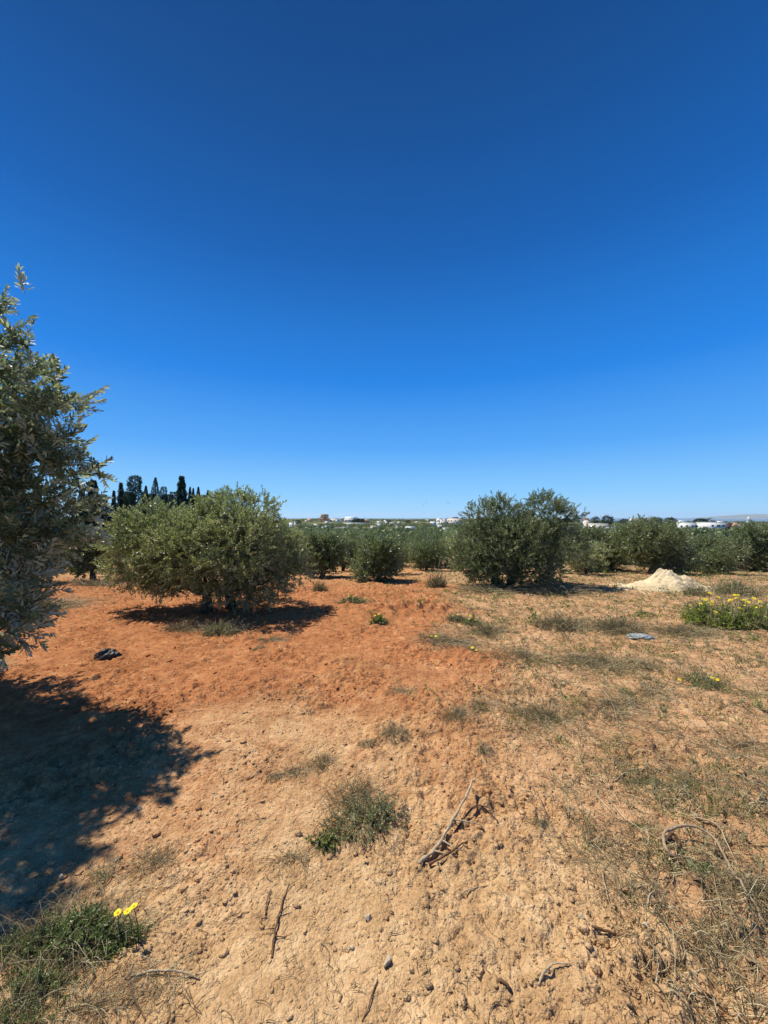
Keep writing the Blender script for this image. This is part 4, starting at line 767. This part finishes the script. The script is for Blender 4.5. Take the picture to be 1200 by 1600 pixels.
# long leaves at the left edge
def tuft(px, py, n, L, label, seed, mat='weed_fresh'):
    b = G(px, py); r = np.random.default_rng(seed); mb = MB()
    for i in range(n):
        a = r.uniform(0, 6.28); el = r.uniform(.3, 1.2); l = L * r.uniform(.6, 1.1); h = np.array((math.cos(a), math.sin(a), 0)); s = np.array((-h[1], h[0], 0)) * .006; p = np.array(b) + h * r.uniform(0, .08); pts = [p + h * l * math.cos(el) * t_ + np.array((0, 0, l * (math.sin(el) * t_ - .45 * t_ * t_))) for t_ in (0, .35, .7, 1)]
        for j in range(3): w0, w1 = [1, 1.2, .8, .05][j], [1, 1.2, .8, .05][j + 1]; mb.add([pts[j] - s * w0, pts[j] + s * w0, pts[j + 1] + s * w1, pts[j + 1] - s * w1], (), [(0, 1, 2, 3)], r.random())
    tag(mb.build('grass_tuft', M[mat], loc=b), label, 'grass tuft')
tuft(-15, 1052, 90, .34, 'long-bladed green grass tuft at the left edge of the photo', 5)
tuft(-2, 1000, 60, .26, 'darker grass tuft behind the long-bladed one at the left edge', 6, 'weed')

# ------------------------------------------------------------------ sticks and roots
def stick(pts, rad, mat, label, name='stick', side=(), cat='stick', group='dead sticks and roots'):
    """pts: (px, py of the ground under it, lift above ground in metres)"""
    W = []
    for px, py, l in pts: g = np.array(G(px, py)); g[2] += l; W.append(g)
    W = np.array(W); t = np.linspace(0, len(W) - 1, len(W) * 4); i = np.clip(t.astype(int), 0, len(W) - 2); f = (t - i)[:, None]
    p0, p1, p2, p3 = W[np.clip(i - 1, 0, None)], W[i], W[i + 1], W[np.clip(i + 2, None, len(W) - 1)]
    S = .5 * (2 * p1 + (p2 - p0) * f + (2 * p0 - 5 * p1 + 4 * p2 - p3) * f ** 2 + (3 * p1 - p0 - 3 * p2 + p3) * f ** 3); r = np.random.default_rng(len(label)); mb = MB()
    mb.tube(S + r.normal(size=S.shape) * rad * .25, np.linspace(1, .45, len(S)) * rad * r.uniform(.8, 1.2, len(S)), 8)
    for u, dx, dy, dz, L in side:
        s = S[int(u * (len(S) - 1))]; d = np.array((dx, dy, dz), float); d /= np.linalg.norm(d); q = np.array([s, s + d * L * .5 + r.normal(size=3) * .01, s + d * L]); q[:, 2] = np.maximum(q[:, 2], gh(q[:, 0], q[:, 1]) + .002); mb.tube(q, [rad * .5, rad * .35, rad * .15], 5)
    tag(mb.build(name, M[mat], loc=W[0], smooth=True), label, cat, group)
stick([(655, 1352, .005), (682, 1330, .02), (712, 1300, .05), (736, 1262, .07), (742, 1250, .075)], .0095, 'bleached', 'pale bleached branch lying slanted beside the largest weed clump', 'dead_branch', [(.15, .3, .2, 0, .10), (.35, .5, -.3, 0, .13), (.5, .8, -.1, -.1, .14), (.25, .7, -.2, 0, .12), (.95, .1, .4, .8, .05)], 'branch')
stick([(670, 1352, .004), (700, 1345, .012), (722, 1330, .012), (745, 1322, .004)], .006, 'dark_root', 'dark thin branch under the bleached one', side=[(.5, .4, .5, .1, .08), (.7, .5, -.3, 0, .07)])
stick([(700, 1325, .006), (728, 1290, .02), (750, 1275, .016), (778, 1290, .005)], .006, 'dark_root', 'dark crooked twig to the right of the bleached branch', side=[(.5, .6, .3, .1, .07), (.7, .6, -.4, 0, .09)])
stick([(1062, 1350, .01), (1045, 1345, .03), (1036, 1325, .045), (1045, 1313, .055), (1075, 1310, .06), (1110, 1322, .06), (1135, 1355, .05), (1146, 1380, .035), (1165, 1420, .03), (1195, 1460, .02)], .0085, 'root', 'curled root arching from a dark loop at right', 'curled_root', [(.45, -.3, -.5, 0, .07), (.6, -.5, -.4, -.2, .08), (.7, .3, .4, .1, .1), (.8, -.2, -.6, 0, .08)], 'root')
stick([(1036, 1330, .012), (1050, 1318, .03), (1062, 1328, .03), (1055, 1345, .018), (1075, 1370, .01), (1090, 1395, .004)], .009, 'dark_root', 'dark thick loop at the end of the curled root', 'dark_root', cat='root')
stick([(1085, 1285, .01), (1120, 1300, .03), (1140, 1335, .025), (1160, 1370, .015), (1190, 1385, .005)], .004, 'bleached', 'thin pale stalk above the curled root')
stick([(842, 1545, .002), (850, 1533, .012), (868, 1525, .016), (892, 1524, .006)], .0042, 'bleached', 'short curved pale stalk at the bottom right of centre')
stick([(925, 1463, .003), (950, 1466, .012), (966, 1470, .012), (985, 1480, .003)], .006, 'dark_root', 'dark forked stick on bare soil at lower right', side=[(.6, -.02, -1, -.1, .11), (.7, .8, -.3, 0, .07)])
stick([(1020, 1580, .002), (1024, 1555, .012), (1030, 1525, .006)], .0032, 'bleached', 'thin straight straw near the bottom right')
stick([(1045, 1565, .003), (1080, 1562, .012), (1125, 1570, .004)], .0032, 'bleached', 'thin horizontal straw near the bottom right', side=[(.1, -.2, -.8, 0, .04)])
stick([(1008, 1460, .002), (1012, 1430, .012), (1018, 1410, .012), (1040, 1395, .004)], .004, 'bleached', 'crooked pale stalk between the straw piles')
stick([(940, 1365, .003), (945, 1390, .014), (955, 1425, .004)], .0032, 'bleached', 'thin pale straw crossing the dry straw pile')
stick([(960, 1225, .004), (985, 1210, .02), (1025, 1206, .02), (1070, 1212, .012), (1105, 1228, .004)], .005, 'bleached', 'long pale stem across the mat of pulled weeds', side=[(.25, -.3, -.6, 0, .09), (.5, .5, -.4, 0, .1)])
stick([(1168, 1278, .004), (1188, 1260, .02), (1192, 1240, .016)], .005, 'bleached', 'pale bent stick at the right edge')
stick([(195, 1535, .003), (240, 1520, .014), (280, 1518, .014), (312, 1525, .004)], .0048, 'bleached', 'pale twig lying level at lower left', side=[(.3, .1, -.8, 0, .07), (.1, -.3, .8, 0, .06)])
stick([(200, 1530, .004), (205, 1552, .012), (215, 1575, .004), (228, 1598, .002)], .0045, 'dark_root', 'dark twig running to the bottom edge at lower left')
stick([(15, 1450, .004), (50, 1420, .02), (75, 1400, .02), (92, 1386, .006)], .004, 'bleached', 'long pale twig at the rim of the big shadow', side=[(.6, .4, .4, .1, .05)])
stick([(150, 1392, .004), (168, 1375, .012), (178, 1358, .008), (172, 1350, .003)], .004, 'dark_root', 'brown bowed twig between shadow and yellow flowers')
stick([(425, 1490, .003), (428, 1460, .012), (434, 1430, .012), (442, 1400, .006), (452, 1375, .003)], .005, 'dark_root', 'dark upright twig left of the bare bottom soil', side=[(.3, 1, .1, 0, .07), (.4, -.8, -.1, 0, .06), (.6, .8, .5, .1, .05)])
stick([(415, 1420, .003), (418, 1400, .012), (424, 1385, .004)], .0035, 'dark_root', 'small brown twig beside the dark upright one')
stick([(780, 1540, .002), (790, 1548, .012), (802, 1555, .004)], .006, 'dark_root', 'short thick dark root stub at the bottom centre right')
stick([(683, 1345, .002), (692, 1362, .01), (702, 1380, .003)], .0045, 'bleached', 'short pale root fragment below the bleached branch')
stick([(720, 1395, .002), (735, 1390, .008), (775, 1382, .003)], .003, 'bleached', 'faint pale straw below the bleached branch')
stick([(590, 1525, .002), (582, 1545, .006), (575, 1570, .006), (565, 1590, .002)], .003, 'dark_root', 'hair-thin root trailing down from the wedge-shaped stone')
stick([(800, 1085, .004), (830, 1100, .02), (860, 1108, .006)], .004, 'bleached', 'pale stem leaning on the round twiggy weed')
stick([(945, 1088, .004), (958, 1108, .02), (966, 1130, .006)], .004, 'bleached', 'pale forked stem right of the round twiggy weed', side=[(.4, -.5, .5, .1, .06)])
stick([(340, 1182, .004), (365, 1178, .01), (390, 1186, .003)], .0035, 'bleached', 'small curved straw right of the big shadow')
# small broken stubble (four bits of upright straw)
stick([(888, 1280, .0), (888, 1262, .03)], .004, 'bleached', 'upright cut stub left of the pulled weed mat')

# ------------------------------------------------------------------ haze
hm = bpy.data.materials.new('haze'); hm.use_nodes = True; hn = hm.node_tree
hn.nodes.remove(hn.nodes['Principled BSDF']); pv = hn.nodes.new('ShaderNodeVolumePrincipled')
pv.inputs['Color'].default_value = (.78, .90, 1.0, 1); pv.inputs['Density'].default_value = 3.5e-5; pv.inputs['Anisotropy'].default_value = .2
hn.links.new(pv.outputs[0], hn.nodes['Material Output'].inputs['Volume'])
hb = MB(); hb.box(-25000, 25000, -4500, 25000, -92, 215); tag(hb.build('haze', hm), kind='stuff')
